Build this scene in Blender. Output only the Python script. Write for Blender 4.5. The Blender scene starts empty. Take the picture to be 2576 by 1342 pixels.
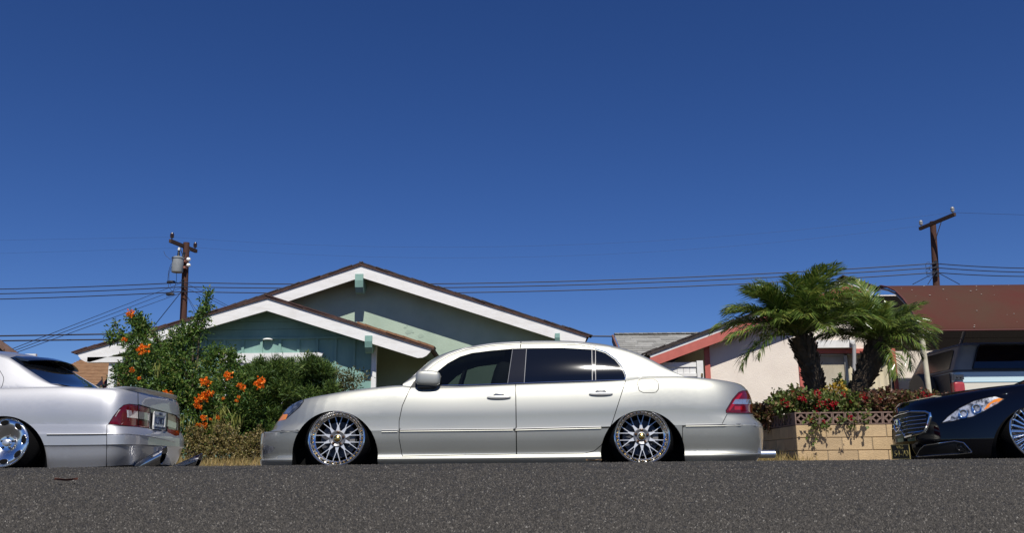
import bpy, bmesh, math, random
import numpy as np
from mathutils import Vector, Matrix

random.seed(11)
rng = np.random.default_rng(7)
SC = bpy.context.scene
COL = SC.collection

# ------------------------------------------------------------------ camera
FPX, CX, CY = 2297.0, 1288.0, 671.0          # focal length and centre of the 2576 px wide picture
PITCH, ROLL, CAMZ = math.radians(12.38), math.radians(0.55), 0.10
_F = Vector((0, math.cos(PITCH), math.sin(PITCH)))
_R0, _U0 = Vector((1, 0, 0)), Vector((0, -math.sin(PITCH), math.cos(PITCH)))
_R = _R0 * math.cos(ROLL) - _U0 * math.sin(ROLL)
_U = _U0 * math.cos(ROLL) + _R0 * math.sin(ROLL)
CAM = Vector((0, 0, CAMZ))
cd = bpy.data.cameras.new('camera')
cam = bpy.data.objects.new('camera', cd)
COL.objects.link(cam)
cam.matrix_world = Matrix(((_R.x, _U.x, -_F.x, 0), (_R.y, _U.y, -_F.y, 0), (_R.z, _U.z, -_F.z, CAMZ), (0, 0, 0, 1)))
cd.sensor_width = 36.0
cd.lens = 36.0 * FPX / 2576.0
cd.clip_start = 0.02
cd.clip_end = 3000
SC.camera = cam

# ------------------------------------------------------------------ sky and sun
SUN_EL, SUN_AZ = math.radians(53), math.radians(8.5)      # azimuth: to the right of straight behind the camera
w = bpy.data.worlds.new('World')
SC.world = w
w.use_nodes = True
nt = w.node_tree
nt.nodes.clear()
sky = nt.nodes.new('ShaderNodeTexSky')
sky.sky_type = 'NISHITA'
sky.sun_disc = False
sky.sun_elevation = SUN_EL
sky.sun_rotation = math.pi - SUN_AZ
sky.altitude = 3000
sky.air_density = 1.0
sky.dust_density = 0.6
sky.ozone_density = 5.0
bg = nt.nodes.new('ShaderNodeBackground')
bg.inputs['Strength'].default_value = 0.084
wo = nt.nodes.new('ShaderNodeOutputWorld')
hsv = nt.nodes.new('ShaderNodeHueSaturation')        # the whole dome is a little deeper blue than the plain model
hsv.inputs['Saturation'].default_value = 1.2
hsv.inputs['Hue'].default_value = 0.514
nt.links.new(sky.outputs[0], hsv.inputs['Color'])
nt.links.new(hsv.outputs[0], bg.inputs[0])
nt.links.new(bg.outputs[0], wo.inputs[0])
sl = bpy.data.lights.new('sun', 'SUN')
sl.energy = 5.0
sl.angle = math.radians(0.53)
sl.color = (1.0, 0.955, 0.88)
sun = bpy.data.objects.new('sun', sl)
COL.objects.link(sun)
SUNDIR = Vector((math.sin(SUN_AZ) * math.cos(SUN_EL), -math.cos(SUN_AZ) * math.cos(SUN_EL), math.sin(SUN_EL)))
sun.rotation_euler = SUNDIR.to_track_quat('Z', 'Y').to_euler()
sun.location = (3, -8, 14)
SC.view_settings.view_transform = 'Standard'
SC.view_settings.look = 'None'
SC.view_settings.exposure = 0.0
SC.view_settings.gamma = 1.0
SC.view_settings.use_curve_mapping = False
SC.render.engine = 'CYCLES'
SC.cycles.max_bounces = 6
SC.cycles.use_denoising = True
SC.cycles.caustics_reflective = False
SC.cycles.caustics_refractive = False

# ------------------------------------------------------------------ helpers
def ray(px, py):
    return _F + _R * ((px - CX) / FPX) + _U * ((CY - py) / FPX)

def P(px, py, Y):
    "point of the vertical plane at distance Y seen at picture position px, py"
    d = ray(px, py)
    return CAM + d * (Y / d.y)

def srgb(r, g, b):
    f = lambda c: (c / 255 / 12.92) if c / 255 <= 0.04045 else ((c / 255 + 0.055) / 1.055) ** 2.4
    return (f(r), f(g), f(b))

MATS = {}
def mat(name, col, rough=0.6, metal=0.0, spec=0.5, coat=0.0, coat_rough=0.03, col2=None, nscale=8.0, ndetail=6.0,
        bump=0.0, bscale=60.0, trans=0.0, emit=None, stretch=None, lo=0.35, hi=0.68):
    if name in MATS:
        return MATS[name]
    m = bpy.data.materials.new(name)
    m.use_nodes = True
    t = m.node_tree
    b = t.nodes['Principled BSDF']
    b.inputs['Base Color'].default_value = (*col, 1)
    b.inputs['Roughness'].default_value = rough
    b.inputs['Metallic'].default_value = metal
    b.inputs['Specular IOR Level'].default_value = spec
    b.inputs['Coat Weight'].default_value = coat
    b.inputs['Coat Roughness'].default_value = coat_rough
    tc = None
    if col2 is not None or bump:
        tc = t.nodes.new('ShaderNodeTexCoord')
        src = tc.outputs['Object']
        if stretch:
            mp = t.nodes.new('ShaderNodeMapping')
            mp.inputs['Scale'].default_value = stretch
            t.links.new(src, mp.inputs[0])
            src = mp.outputs[0]
    if col2 is not None:
        n = t.nodes.new('ShaderNodeTexNoise')
        n.inputs['Scale'].default_value = nscale
        n.inputs['Detail'].default_value = ndetail
        n.inputs['Roughness'].default_value = 0.65
        t.links.new(src, n.inputs['Vector'])
        cr = t.nodes.new('ShaderNodeValToRGB')
        cr.color_ramp.elements[0].position = lo
        cr.color_ramp.elements[1].position = hi
        cr.color_ramp.elements[0].color = (*col, 1)
        cr.color_ramp.elements[1].color = (*col2, 1)
        t.links.new(n.outputs['Fac'], cr.inputs[0])
        t.links.new(cr.outputs[0], b.inputs['Base Color'])
    if bump:
        n2 = t.nodes.new('ShaderNodeTexNoise')
        n2.inputs['Scale'].default_value = bscale
        n2.inputs['Detail'].default_value = 5
        t.links.new(src, n2.inputs['Vector'])
        bp = t.nodes.new('ShaderNodeBump')
        bp.inputs['Strength'].default_value = bump
        bp.inputs['Distance'].default_value = 0.02
        t.links.new(n2.outputs['Fac'], bp.inputs['Height'])
        t.links.new(bp.outputs[0], b.inputs['Normal'])
    if trans:
        tr = t.nodes.new('ShaderNodeBsdfTranslucent')
        tr.inputs[0].default_value = (*[min(1, c * 1.5) for c in col], 1)
        mx = t.nodes.new('ShaderNodeMixShader')
        mx.inputs[0].default_value = trans
        t.links.new(b.outputs[0], mx.inputs[1])
        t.links.new(tr.outputs[0], mx.inputs[2])
        t.links.new(mx.outputs[0], t.nodes['Material Output'].inputs[0])
    MATS[name] = m
    return m

def link(o, parent=None):
    COL.objects.link(o)
    if parent is not None:
        o.parent = parent
        o.matrix_parent_inverse = WORLDM[parent.name].inverted()
    WORLDM[o.name] = o.matrix_basis.copy()
    return o

WORLDM = {}
def thing(name, label, cat, loc, group=None):
    o = bpy.data.objects.new(name, None)
    o.empty_display_size = 0.2
    o.location = loc
    o['label'] = label
    o['category'] = cat
    if group:
        o['group'] = group
    COL.objects.link(o)
    WORLDM[o.name] = Matrix.Translation(Vector(loc))
    return o

def tag(o, label, cat, group=None):
    o['label'] = label
    o['category'] = cat
    if group:
        o['group'] = group
    return o

class MB:
    "collects vertices and faces of one mesh object"
    def __init__(s):
        s.v, s.f, s.mi = [], [], []
    def add(s, vs, fs, mi=0):
        n = len(s.v)
        s.v += [tuple(v) for v in vs]
        s.f += [tuple(i + n for i in f) for f in fs]
        s.mi += [mi] * len(fs)
        return s
    def box(s, c, size, rot=None, mi=0):
        hx, hy, hz = size[0] / 2, size[1] / 2, size[2] / 2
        vs = [Vector((x, y, z)) for x in (-hx, hx) for y in (-hy, hy) for z in (-hz, hz)]
        if rot is not None:
            vs = [rot @ v for v in vs]
        c = Vector(c)
        return s.add([v + c for v in vs], [(0, 1, 3, 2), (4, 6, 7, 5), (0, 4, 5, 1), (2, 3, 7, 6), (0, 2, 6, 4), (1, 5, 7, 3)], mi)
    def box2(s, a, b, mi=0):
        a, b = Vector(a), Vector(b)
        return s.box((a + b) / 2, [abs(b[i] - a[i]) for i in range(3)], None, mi)
    def prism(s, poly, ext, mi=0):
        "polygon of 3-D points swept by the vector ext"
        n = len(poly)
        ext = Vector(ext)
        vs = [Vector(p) for p in poly] + [Vector(p) + ext for p in poly]
        fs = [tuple(range(n - 1, -1, -1)), tuple(range(n, 2 * n))] + [(i, (i + 1) % n, n + (i + 1) % n, n + i) for i in range(n)]
        return s.add(vs, fs, mi)
    def tube(s, pts, r, n=8, mi=0, caps=True, squash=1.0):
        pts = [Vector(p) for p in pts]
        rs = r if isinstance(r, (list, tuple)) else [r] * len(pts)
        vs, fs = [], []
        up = None
        for i, p in enumerate(pts):
            t = (pts[min(i + 1, len(pts) - 1)] - pts[max(i - 1, 0)])
            if t.length < 1e-9:
                t = Vector((0, 0, 1))
            t.normalize()
            if up is None:
                up = Vector((0, 0, 1)) if abs(t.z) < 0.9 else Vector((1, 0, 0))
            a = t.cross(up)
            if a.length < 1e-6:
                a = t.cross(Vector((0.3, 1, 0.2)))
            a.normalize()
            b = a.cross(t).normalized()
            up = b
            for k in range(n):
                an = 2 * math.pi * k / n
                vs.append(p + a * (math.cos(an) * rs[i]) + b * (math.sin(an) * rs[i] * squash))
        for i in range(len(pts) - 1):
            for k in range(n):
                fs.append((i * n + k, i * n + (k + 1) % n, (i + 1) * n + (k + 1) % n, (i + 1) * n + k))
        if caps:
            fs.append(tuple(range(n - 1, -1, -1)))
            fs.append(tuple(range((len(pts) - 1) * n, len(pts) * n)))
        return s.add(vs, fs, mi)
    def lathe(s, prof, axis_o, axis_d, n=40, mi=0, u=None):
        "prof: list of (radius, offset along the axis)"
        d = Vector(axis_d).normalized()
        u = Vector(u) if u is not None else (Vector((0, 0, 1)) if abs(d.z) < 0.9 else Vector((1, 0, 0)))
        a = d.cross(u).normalized()
        b = a.cross(d).normalized()
        o = Vector(axis_o)
        vs, fs = [], []
        for r, h in prof:
            for k in range(n):
                an = 2 * math.pi * k / n
                vs.append(o + d * h + a * (math.cos(an) * r) + b * (math.sin(an) * r))
        for i in range(len(prof) - 1):
            for k in range(n):
                fs.append((i * n + k, i * n + (k + 1) % n, (i + 1) * n + (k + 1) % n, (i + 1) * n + k))
        return s.add(vs, fs, mi)
    def ball(s, c, r, nu=10, nv=6, mi=0):
        rr = r if isinstance(r, (list, tuple)) else (r, r, r)
        vs, fs = [], []
        for j in range(nv + 1):
            th = math.pi * j / nv
            for i in range(nu):
                ph = 2 * math.pi * i / nu
                vs.append((c[0] + rr[0] * math.sin(th) * math.cos(ph), c[1] + rr[1] * math.sin(th) * math.sin(ph), c[2] + rr[2] * math.cos(th)))
        for j in range(nv):
            for i in range(nu):
                fs.append((j * nu + i, (j + 1) * nu + i, (j + 1) * nu + (i + 1) % nu, j * nu + (i + 1) % nu))
        return s.add(vs, fs, mi)
    def build(s, name, mats, parent=None, smooth=True, angle=35, fix=True):
        me = bpy.data.meshes.new(name)
        me.from_pydata(s.v, [], s.f)
        mats = mats if isinstance(mats, (list, tuple)) else [mats]
        for m in mats:
            me.materials.append(m)
        if len(mats) > 1:
            me.polygons.foreach_set('material_index', s.mi)
        if fix:
            bm = bmesh.new()
            bm.from_mesh(me)
            bmesh.ops.recalc_face_normals(bm, faces=bm.faces)
            bm.to_mesh(me)
            bm.free()
        if smooth:
            me.shade_smooth()
            me.set_sharp_from_angle(angle=math.radians(angle))
        me.update()
        return link(bpy.data.objects.new(name, me), parent)

def struct(o, kind='structure'):
    o['kind'] = kind
    return o

def text_part(name, s, size, m, parent, origin, xdir, zdir, depth=0.002, align='CENTER', width=None):
    cu = bpy.data.curves.new(name, 'FONT')
    cu.body = s
    cu.size = size
    cu.extrude = depth
    cu.align_x = align
    cu.align_y = 'CENTER'
    cu.resolution_u = 2
    tmp = bpy.data.objects.new(name + '_tmp', cu)
    COL.objects.link(tmp)
    bpy.context.view_layer.update()
    me = bpy.data.meshes.new_from_object(tmp.evaluated_get(bpy.context.evaluated_depsgraph_get()))
    bpy.data.objects.remove(tmp)
    me.name = name
    me.materials.clear()
    me.materials.append(m)
    x, z = Vector(xdir).normalized(), Vector(zdir).normalized()
    y = z.cross(x)
    if width:
        xs = [v.co.x for v in me.vertices]
        k = width / max(1e-6, max(xs) - min(xs))
    else:
        k = 1.0
    for v in me.vertices:
        v.co = Vector(origin) + x * (v.co.x * k) + z * v.co.y - y * v.co.z
    return link(bpy.data.objects.new(name, me), parent)

def interp(pts):
    xs = [p[0] for p in pts]
    ys = [p[1] for p in pts]
    def f(x):
        return float(np.interp(x, xs, ys))
    return f

def smooth_interp(pts):
    "monotone cubic through points sorted by x"
    xs = np.array([p[0] for p in pts], float)
    ys = np.array([p[1] for p in pts], float)
    h = np.diff(xs)
    d = np.diff(ys) / h
    m = np.zeros(len(xs))
    m[0], m[-1] = d[0], d[-1]
    for i in range(1, len(xs) - 1):
        if d[i - 1] * d[i] > 0:
            w1, w2 = 2 * h[i] + h[i - 1], h[i] + 2 * h[i - 1]
            m[i] = (w1 + w2) / (w1 / d[i - 1] + w2 / d[i])
    def f(x):
        if x <= xs[0]:
            return float(ys[0] + m[0] * (x - xs[0]))
        if x >= xs[-1]:
            return float(ys[-1] + m[-1] * (x - xs[-1]))
        i = int(np.searchsorted(xs, x) - 1)
        t = (x - xs[i]) / h[i]
        return float((2 * t**3 - 3 * t**2 + 1) * ys[i] + (t**3 - 2 * t**2 + t) * h[i] * m[i] + (-2 * t**3 + 3 * t**2) * ys[i + 1] + (t**3 - t**2) * h[i] * m[i + 1])
    return f

def line_at(pxs, Y):
    "traced line -> height over X on the plane Y"
    q = [P(a, b, Y if not callable(Y) else Y(a)) for a, b in pxs]
    return smooth_interp(sorted((p.x, p.z) for p in q))
# ------------------------------------------------------------------ car building helpers
from mathutils.bvhtree import BVHTree
from mathutils.kdtree import KDTree

def sgnpow(v, e):
    return math.copysign(abs(v) ** e, v)

class Shell:
    """one closed skin of a car: near half built as loops (or sections), mirrored to the far half"""
    def __init__(s, grid, yc):
        "grid: rows of columns of points of the near half"
        s.yc = yc
        bm = bmesh.new()
        n = len(grid[0])
        for side in (0, 1):
            vv = []
            for row in grid:
                vv.append([bm.verts.new((p[0], p[1] if side == 0 else 2 * yc - p[1], p[2])) for p in row])
            for j in range(len(grid) - 1):
                for i in range(n - 1):
                    q = (vv[j][i], vv[j][i + 1], vv[j + 1][i + 1], vv[j + 1][i])
                    bm.faces.new(q if side == 0 else q[::-1])
        bmesh.ops.remove_doubles(bm, verts=bm.verts, dist=2e-4)
        bmesh.ops.dissolve_degenerate(bm, edges=bm.edges, dist=1e-5)
        bmesh.ops.recalc_face_normals(bm, faces=bm.faces)
        bm.normal_update()
        s.bm = bm
        s.bvh = BVHTree.FromBMesh(bm)
        s.kd = KDTree(len(bm.verts))
        s.vn = []
        for i, v in enumerate(bm.verts):
            s.kd.insert(v.co, i)
            s.vn.append(v.normal.copy())
        s.kd.balance()
        s.z0 = None
    def hit(s, px, py):
        d = ray(px, py).normalized()
        co, no, _, _ = s.bvh.ray_cast(CAM, d)
        return co, (no if no is None or no.dot(d) < 0 else -no)
    def region(s, poly, filt=None, mirror=False):
        bm = s.bm
        poly = hull(poly)
        rs = [ray(*p) for p in poly]
        rc = Vector((0, 0, 0))
        for r in rs:
            rc += r
        co = CAM.copy()
        if mirror:
            co.y = 2 * s.yc - CAM.y
        x0, x1 = min(p[0] for p in poly) - 60, max(p[0] for p in poly) + 60
        y0, y1 = min(p[1] for p in poly) - 60, max(p[1] for p in poly) + 60
        cand = []
        for f in bm.faces:
            c = f.calc_center_median()
            if mirror:
                c = Vector((c.x, 2 * s.yc - c.y, c.z))
            if filt is not None:
                nn = f.normal
                if not filt(c, Vector((nn.x, -nn.y, nn.z)) if mirror else nn):
                    continue
            elif c.y > s.yc or f.normal.dot(c - CAM) > 0:
                continue
            d = c - CAM
            k = d.dot(_F)
            if k <= 0:
                continue
            px, py = CX + FPX * d.dot(_R) / k, CY - FPX * d.dot(_U) / k
            if x0 < px < x1 and y0 < py < y1:
                cand.append(f)
        m = len(poly)
        for i in range(m):
            no = rs[i].cross(rs[(i + 1) % m]).normalized()
            if no.dot(rc) < 0:
                no = -no
            if mirror:
                no = Vector((no.x, -no.y, no.z))
            es, vs = set(), set()
            for f in cand:
                es.update(f.edges)
                vs.update(f.verts)
            r = bmesh.ops.bisect_plane(bm, geom=list(cand) + list(es) + list(vs), dist=1e-6, plane_co=co, plane_no=no)
            cand = [f for f in r['geom'] if isinstance(f, bmesh.types.BMFace) and (f.calc_center_median() - co).dot(no) > 0]
        return cand
    def take(s, faces, name, mats, parent, off=0.0, slot=0):
        "moves faces into a mesh object of their own"
        me = s._mesh(faces, name, mats if isinstance(mats, (list, tuple)) else [mats], off)
        bmesh.ops.delete(s.bm, geom=list(faces), context='FACES')
        return link(bpy.data.objects.new(name, me), parent)
    def _mesh(s, faces, name, mats, off=0.0):
        idx, vs, fs, mi, bd = {}, [], [], [], []
        fset = set(faces)
        for f in faces:
            t = []
            for v in f.verts:
                if v not in idx:
                    idx[v] = len(vs)
                    n = s.normal_at(v.co) if off else None
                    vs.append(v.co + n * off if off else v.co.copy())
                    bd.append(any((lf not in fset) for lf in v.link_faces) or any(e.is_boundary for e in v.link_edges))
                t.append(idx[v])
            fs.append(t)
            mi.append(min(f.material_index, len(mats) - 1))
        me = bpy.data.meshes.new(name)
        me.from_pydata(vs, [], fs)
        for m in mats:
            me.materials.append(m)
        me.polygons.foreach_set('material_index', mi)
        me.shade_smooth()
        me.set_sharp_from_angle(angle=math.radians(30))
        nor = []
        for lo in me.loops:
            nor.append(s.normal_at(me.vertices[lo.vertex_index].co) if bd[lo.vertex_index] else Vector((0, 0, 0)))
        me.normals_split_custom_set([tuple(n) for n in nor])
        me.update()
        return me
    def normal_at(s, co):
        a = Vector((0, 0, 0))
        for c, i, d in s.kd.find_n(co, 3):
            a += s.vn[i] / (d + 1e-4)
        return a.normalized()
    def part(s, poly, name, mats, parent, gap=0.0, off=0.0, gapslot=1, filt=None, mirror=False, polys=None):
        polys = polys or [poly]
        lay = s.bm.faces.layers.int.get('piece') or s.bm.faces.layers.int.new('piece')
        for f in s.bm.faces:
            f[lay] = 0
        if gap:
            for pl in polys:
                for f in s.region(offset_poly(hull(pl), gap), filt, mirror):
                    f.material_index = gapslot
        for pl in polys:
            for f in s.region(offset_poly(hull(pl), -gap) if gap else pl, filt, mirror):
                f[lay] = 1
        got = [f for f in s.bm.faces if f[lay] == 1]
        for f in got:
            f.material_index = 0
        return s.take(got, name, mats, parent, off)
    def cut(s, poly, filt=None, mirror=False):
        fs = s.region(poly, filt, mirror)
        bmesh.ops.delete(s.bm, geom=fs, context='FACES')
    def finish(s, name, mats, parent):
        return link(bpy.data.objects.new(name, s._mesh(list(s.bm.faces), name, mats)), parent)

def reparent(o, p):
    "makes a part of the skin a piece of another part (both stand in world space)"
    o.parent = p
    o.matrix_parent_inverse = Matrix.Identity(4)
    return o

def hull(pts):
    pts = sorted(set((float(a), float(b)) for a, b in pts))
    def half(q):
        h = []
        for p in q:
            while len(h) > 1 and (h[-1][0] - h[-2][0]) * (p[1] - h[-2][1]) - (h[-1][1] - h[-2][1]) * (p[0] - h[-2][0]) <= 1e-9:
                h.pop()
            h.append(p)
        return h[:-1]
    return half(pts) + half(pts[::-1])

def offset_poly(poly, d):
    "convex polygon grown (d > 0) or shrunk by d pixels"
    cx = sum(p[0] for p in poly) / len(poly)
    cy = sum(p[1] for p in poly) / len(poly)
    L = []
    n = len(poly)
    for i in range(n):
        a, b = poly[i], poly[(i + 1) % n]
        nx, ny = b[1] - a[1], a[0] - b[0]
        l = math.hypot(nx, ny)
        nx, ny = nx / l, ny / l
        if (cx - a[0]) * nx + (cy - a[1]) * ny > 0:
            nx, ny = -nx, -ny
        L.append((nx, ny, nx * a[0] + ny * a[1] + d))
    out = []
    for i in range(n):
        a1, b1, c1 = L[i - 1]
        a2, b2, c2 = L[i]
        det = a1 * b2 - a2 * b1
        if abs(det) < 1e-4:
            out.append((poly[i][0] + a2 * d, poly[i][1] + b2 * d))
        else:
            out.append(((c1 * b2 - c2 * b1) / det, (a1 * c2 - a2 * c1) / det))
    return out

def ellipse_px(cx, cy, rx, ry, n=28, a0=0, a1=360):
    return [(cx + rx * math.cos(math.radians(a0 + (a1 - a0) * i / n)), cy + ry * math.sin(math.radians(a0 + (a1 - a0) * i / n))) for i in range(n + 1)]

def catmull(rows, sharp, m=3):
    "smooth interpolation between control rows, broken at the sharp ones"
    out = []
    n = len(rows)
    R = [np.array(r, float) for r in rows]
    for k in range(n - 1):
        p1, p2 = R[k], R[k + 1]
        p0 = R[k - 1] if k > 0 and not sharp[k] else 2 * p1 - p2
        p3 = R[k + 2] if k + 2 < n and not sharp[k + 1] else 2 * p2 - p1
        for q in range(m):
            t = q / m
            out.append(0.5 * (2 * p1 + (p2 - p0) * t + (2 * p0 - 5 * p1 + 4 * p2 - p3) * t * t + (3 * p1 - p0 - 3 * p2 + p3) * t**3))
    out.append(R[-1])
    return out

def lower_shell(Y0, W, zb, zm, zt, rows, front, rear, crown=0.05, NF=14, NS=150, NR=14, bow=0.02, capx=0.05):
    """rows: (line, fraction, inset, x of the front, x of the rear, sharp); front/rear: (length of the rounding, exponent)"""
    yc = Y0 + W / 2
    la, nf = front
    lb, nr = rear
    ctrl, sharp = [], []
    def loop(line, fr, ins, xf, xr):
        hw = W / 2 - ins
        pts = []
        for j in range(NF):
            a = math.pi / 2 * j / NF
            pts.append((xf + la * (1 - math.cos(a) ** (2 / nf)), yc - hw * math.sin(a) ** (2 / nf)))
        for j in range(NS + 1):
            pts.append((xf + la + (xr - lb - xf - la) * j / NS, yc - hw))
        for j in range(1, NR + 1):
            a = math.pi / 2 * (1 - j / NR)
            pts.append((xr - lb * (1 - math.cos(a) ** (2 / nr)), yc - hw * math.sin(a) ** (2 / nr)))
        res = []
        xm, hl = (xf + xr) / 2, (xr - xf) / 2
        for x, y in pts:
            b = bow * min(1, abs((x - xm) / hl)) ** 2.5
            y2 = y + b * max(0.0, (yc - y)) / (W / 2)
            if line == 'bm':
                z = zb(x) + (zm(x) - zb(x)) * fr
            else:
                z = zm(x) + (zt(x) - zm(x)) * fr
            res.append((x, y2, z))
        return res
    # underside
    r0 = rows[0]
    base = loop(*r0[:5])
    ctrl.append([(x, yc, z + 0.02) for x, y, z in base])
    sharp.append(True)
    for r in rows:
        ctrl.append(loop(*r[:5]))
        sharp.append(bool(r[5]) if len(r) > 5 else False)
    sharp[1] = True
    top = rows[-1]
    base = ctrl[-1]
    for c in (0.12, 0.3, 0.5, 0.75, 1.0):
        g = 1 - (1 - c) ** 2.2
        row = []
        for x, y, z in base:
            fe = min(1, max(0, (x - top[3]) / 0.5)) * min(1, max(0, (top[4] - x) / 0.35))
            row.append((x + capx * (0.0), y + (yc - y) * c, z + crown * g * (0.25 + 0.75 * fe)))
        ctrl.append(row)
        sharp.append(False)
    return Shell([[tuple(p) for p in r] for r in catmull(ctrl, sharp)], yc)

def cabin_shell(Y0, W, zb, zr, xs, ib=0.10, tumble=0.42, crown=0.05, n_side=7, shear=0.12, xm=None, sag=0.0):
    "sections over x: side glass from the belt zb to the roof edge zr, then the crowned roof"
    yc = Y0 + W / 2
    rows = []
    xm = xm if xm is not None else (xs[0] + xs[-1]) / 2
    half = (xs[-1] - xs[0]) / 2
    for x in xs:
        b, r = zb(x), zr(x)
        h = max(0.001, r - b)
        e = min(1, abs(x - xm) / half)
        i0 = ib + 0.03 * e * e
        i1 = i0 + h * tumble
        sec = []
        rad = min(0.05, h * 0.35)
        for k in range(n_side + 1):
            t = k / n_side
            zz = b - 0.04 + (h - rad + 0.04) * t
            yy = i0 + (i1 - i0) * max(0, (zz - b) / h) - 0.012 * math.sin(math.pi * t) * min(1, h / 0.3)
            sec.append((x, Y0 + yy, zz))
        yl = sec[-1][1]
        for k in range(1, 5):
            a = math.pi / 2 * k / 4
            sec.append((x, yl + rad * 1.3 * (1 - math.cos(a)) + rad * 0.4 * math.sin(a), r - rad + rad * math.sin(a)))
        y1 = sec[-1][1]
        for k in range(1, 9):
            t = k / 8
            g = 1 - (1 - t) ** 2.2
            sh = shear * (1 - (1 - t) ** 2) * (1 if x > xm else -1) * e ** 3
            sec.append((x + sh, y1 + (yc - y1) * t, r + crown * g * min(1, h / 0.25)))
        rows.append(sec)
    return Shell(rows, yc)

def strip(shell, pxs, r, name, m, parent, off=0.0, n=6, squash=1.0, step=30):
    "thin moulding that follows the skin along a traced line"
    pts = []
    for (a, b), (c, d) in zip(pxs[:-1], pxs[1:]):
        k = max(1, int(math.hypot(c - a, d - b) / step))
        for i in range(k):
            pts.append((a + (c - a) * i / k, b + (d - b) * i / k))
    pts.append(pxs[-1])
    out = []
    for a, b in pts:
        co, no = shell.hit(a, b)
        if co is not None:
            out.append(co + no * off)
    if len(out) < 2:
        return None
    return MB().tube(out, r, n, squash=squash).build(name, m, parent)

def superball(mb, c, r, e=0.45, nu=20, nv=12, rot=None, mi=0):
    "box-like rounded ball"
    vs, fs = [], []
    for j in range(nv + 1):
        th = -math.pi / 2 + math.pi * j / nv
        for i in range(nu):
            ph = 2 * math.pi * i / nu
            v = Vector((r[0] * sgnpow(math.cos(th), e) * sgnpow(math.cos(ph), e), r[1] * sgnpow(math.cos(th), e) * sgnpow(math.sin(ph), e), r[2] * sgnpow(math.sin(th), e)))
            vs.append(Vector(c) + (rot @ v if rot is not None else v))
    for j in range(nv):
        for i in range(nu):
            fs.append((j * nu + i, j * nu + (i + 1) % nu, (j + 1) * nu + (i + 1) % nu, (j + 1) * nu + i))
    mb.add(vs, fs, mi)
    return mb

def wheel_arch(shell, cx, cy, rx, ry, Y0, parent, m, depth=0.62):
    "opens the arch in the skin and lines it with a dark wheel well"
    poly = ellipse_px(cx, cy, rx, ry, 40, 170, 370) + [(cx + rx, 1320), (cx - rx, 1320)]
    shell.cut(poly, lambda c, n: c.y < Y0 + 0.45)
    arc = ellipse_px(cx, cy, rx, ry, 40, 178, 362)
    outer = []
    for a, b in arc:
        p = P(a, b, Y0 + 0.02)
        outer.append(p)
    outer = [Vector((outer[0].x, outer[0].y, 0.02))] + outer + [Vector((outer[-1].x, outer[-1].y, 0.02))]
    n = len(outer)
    vs = [p + Vector((0, -0.012, 0)) for p in outer]
    vs += [p + Vector((0, depth, 0)) for p in outer]
    fs = [(i, i + 1, n + i + 1, n + i) for i in range(n - 1)]
    fs.append(tuple(range(n, 2 * n)))
    return MB().add(vs, fs).build('wheel_well', m, parent, fix=False)
# ------------------------------------------------------------------ materials shared by the cars
M_RUBBER = mat('tyre_rubber', (0.006, 0.006, 0.0065), 0.9, spec=0.08, bump=0.3, bscale=120)
M_CHROME = mat('chrome', (0.86, 0.87, 0.88), 0.06, 1.0)
M_RIM = mat('polished_rim', (0.88, 0.88, 0.87), 0.17, 1.0)
M_ALLOY = mat('machined_alloy', (0.66, 0.66, 0.65), 0.40, 0.65)
M_DARKMETAL = mat('dark_metal', (0.10, 0.10, 0.105), 0.4, 0.8)
M_GREYMETAL = mat('grey_metal', (0.22, 0.22, 0.23), 0.45, 0.7)
M_GOLD = mat('gold', (0.75, 0.48, 0.14), 0.22, 1.0)
M_BLACK = mat('black_trim', (0.012, 0.012, 0.013), 0.45)
M_VOID = mat('wheel_well_black', (0.006, 0.006, 0.006), 0.9, spec=0.1)
M_GLASS = mat('tinted_glass', (0.004, 0.005, 0.007), 0.03, spec=0.5, coat=0.6, coat_rough=0.02)
M_PILLAR = mat('gloss_black_pillar', (0.016, 0.016, 0.018), 0.045, coat=0.5)
M_GAP = mat('panel_gap', (0.01, 0.01, 0.01), 0.8, spec=0.1)
M_AMBER = mat('amber_lens', (0.88, 0.27, 0.015), 0.15, coat=1.0)
M_RED = mat('red_lens', (0.15, 0.0015, 0.0025), 0.14, coat=0.5, col2=(0.08, 0.001, 0.002), nscale=40)
M_CLEAR = mat('clear_lens', (0.50, 0.51, 0.54), 0.13, 0.75, coat=1.0, col2=(0.75, 0.76, 0.8), nscale=55)

def paint(name, col, rough=0.54, metal=0.8, coat=1.0, flake=0.04):
    m = mat(name, col, rough, metal, coat=coat, coat_rough=0.02)
    t = m.node_tree
    if flake:
        b = t.nodes['Principled BSDF']
        tc = t.nodes.new('ShaderNodeTexCoord')
        v = t.nodes.new('ShaderNodeTexVoronoi')
        v.inputs['Scale'].default_value = 900
        t.links.new(tc.outputs['Object'], v.inputs['Vector'])
        n = t.nodes.new('ShaderNodeTexNoise')
        n.inputs['Scale'].default_value = 2.2
        n.inputs['Detail'].default_value = 8
        t.links.new(tc.outputs['Object'], n.inputs['Vector'])
        mr = t.nodes.new('ShaderNodeMapRange')
        mr.inputs['To Min'].default_value = rough - 0.05
        mr.inputs['To Max'].default_value = rough + 0.06
        t.links.new(n.outputs['Fac'], mr.inputs['Value'])
        t.links.new(mr.outputs[0], b.inputs['Roughness'])
        hs = t.nodes.new('ShaderNodeHueSaturation')
        hs.inputs['Color'].default_value = (*col, 1)
        ma = t.nodes.new('ShaderNodeMapRange')
        ma.inputs['To Min'].default_value = 1 - flake
        ma.inputs['To Max'].default_value = 1 + flake
        t.links.new(v.outputs['Color'], ma.inputs['Value'])
        t.links.new(ma.outputs[0], hs.inputs['Value'])
        t.links.new(hs.outputs[0], b.inputs['Base Color'])
    return m

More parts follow.
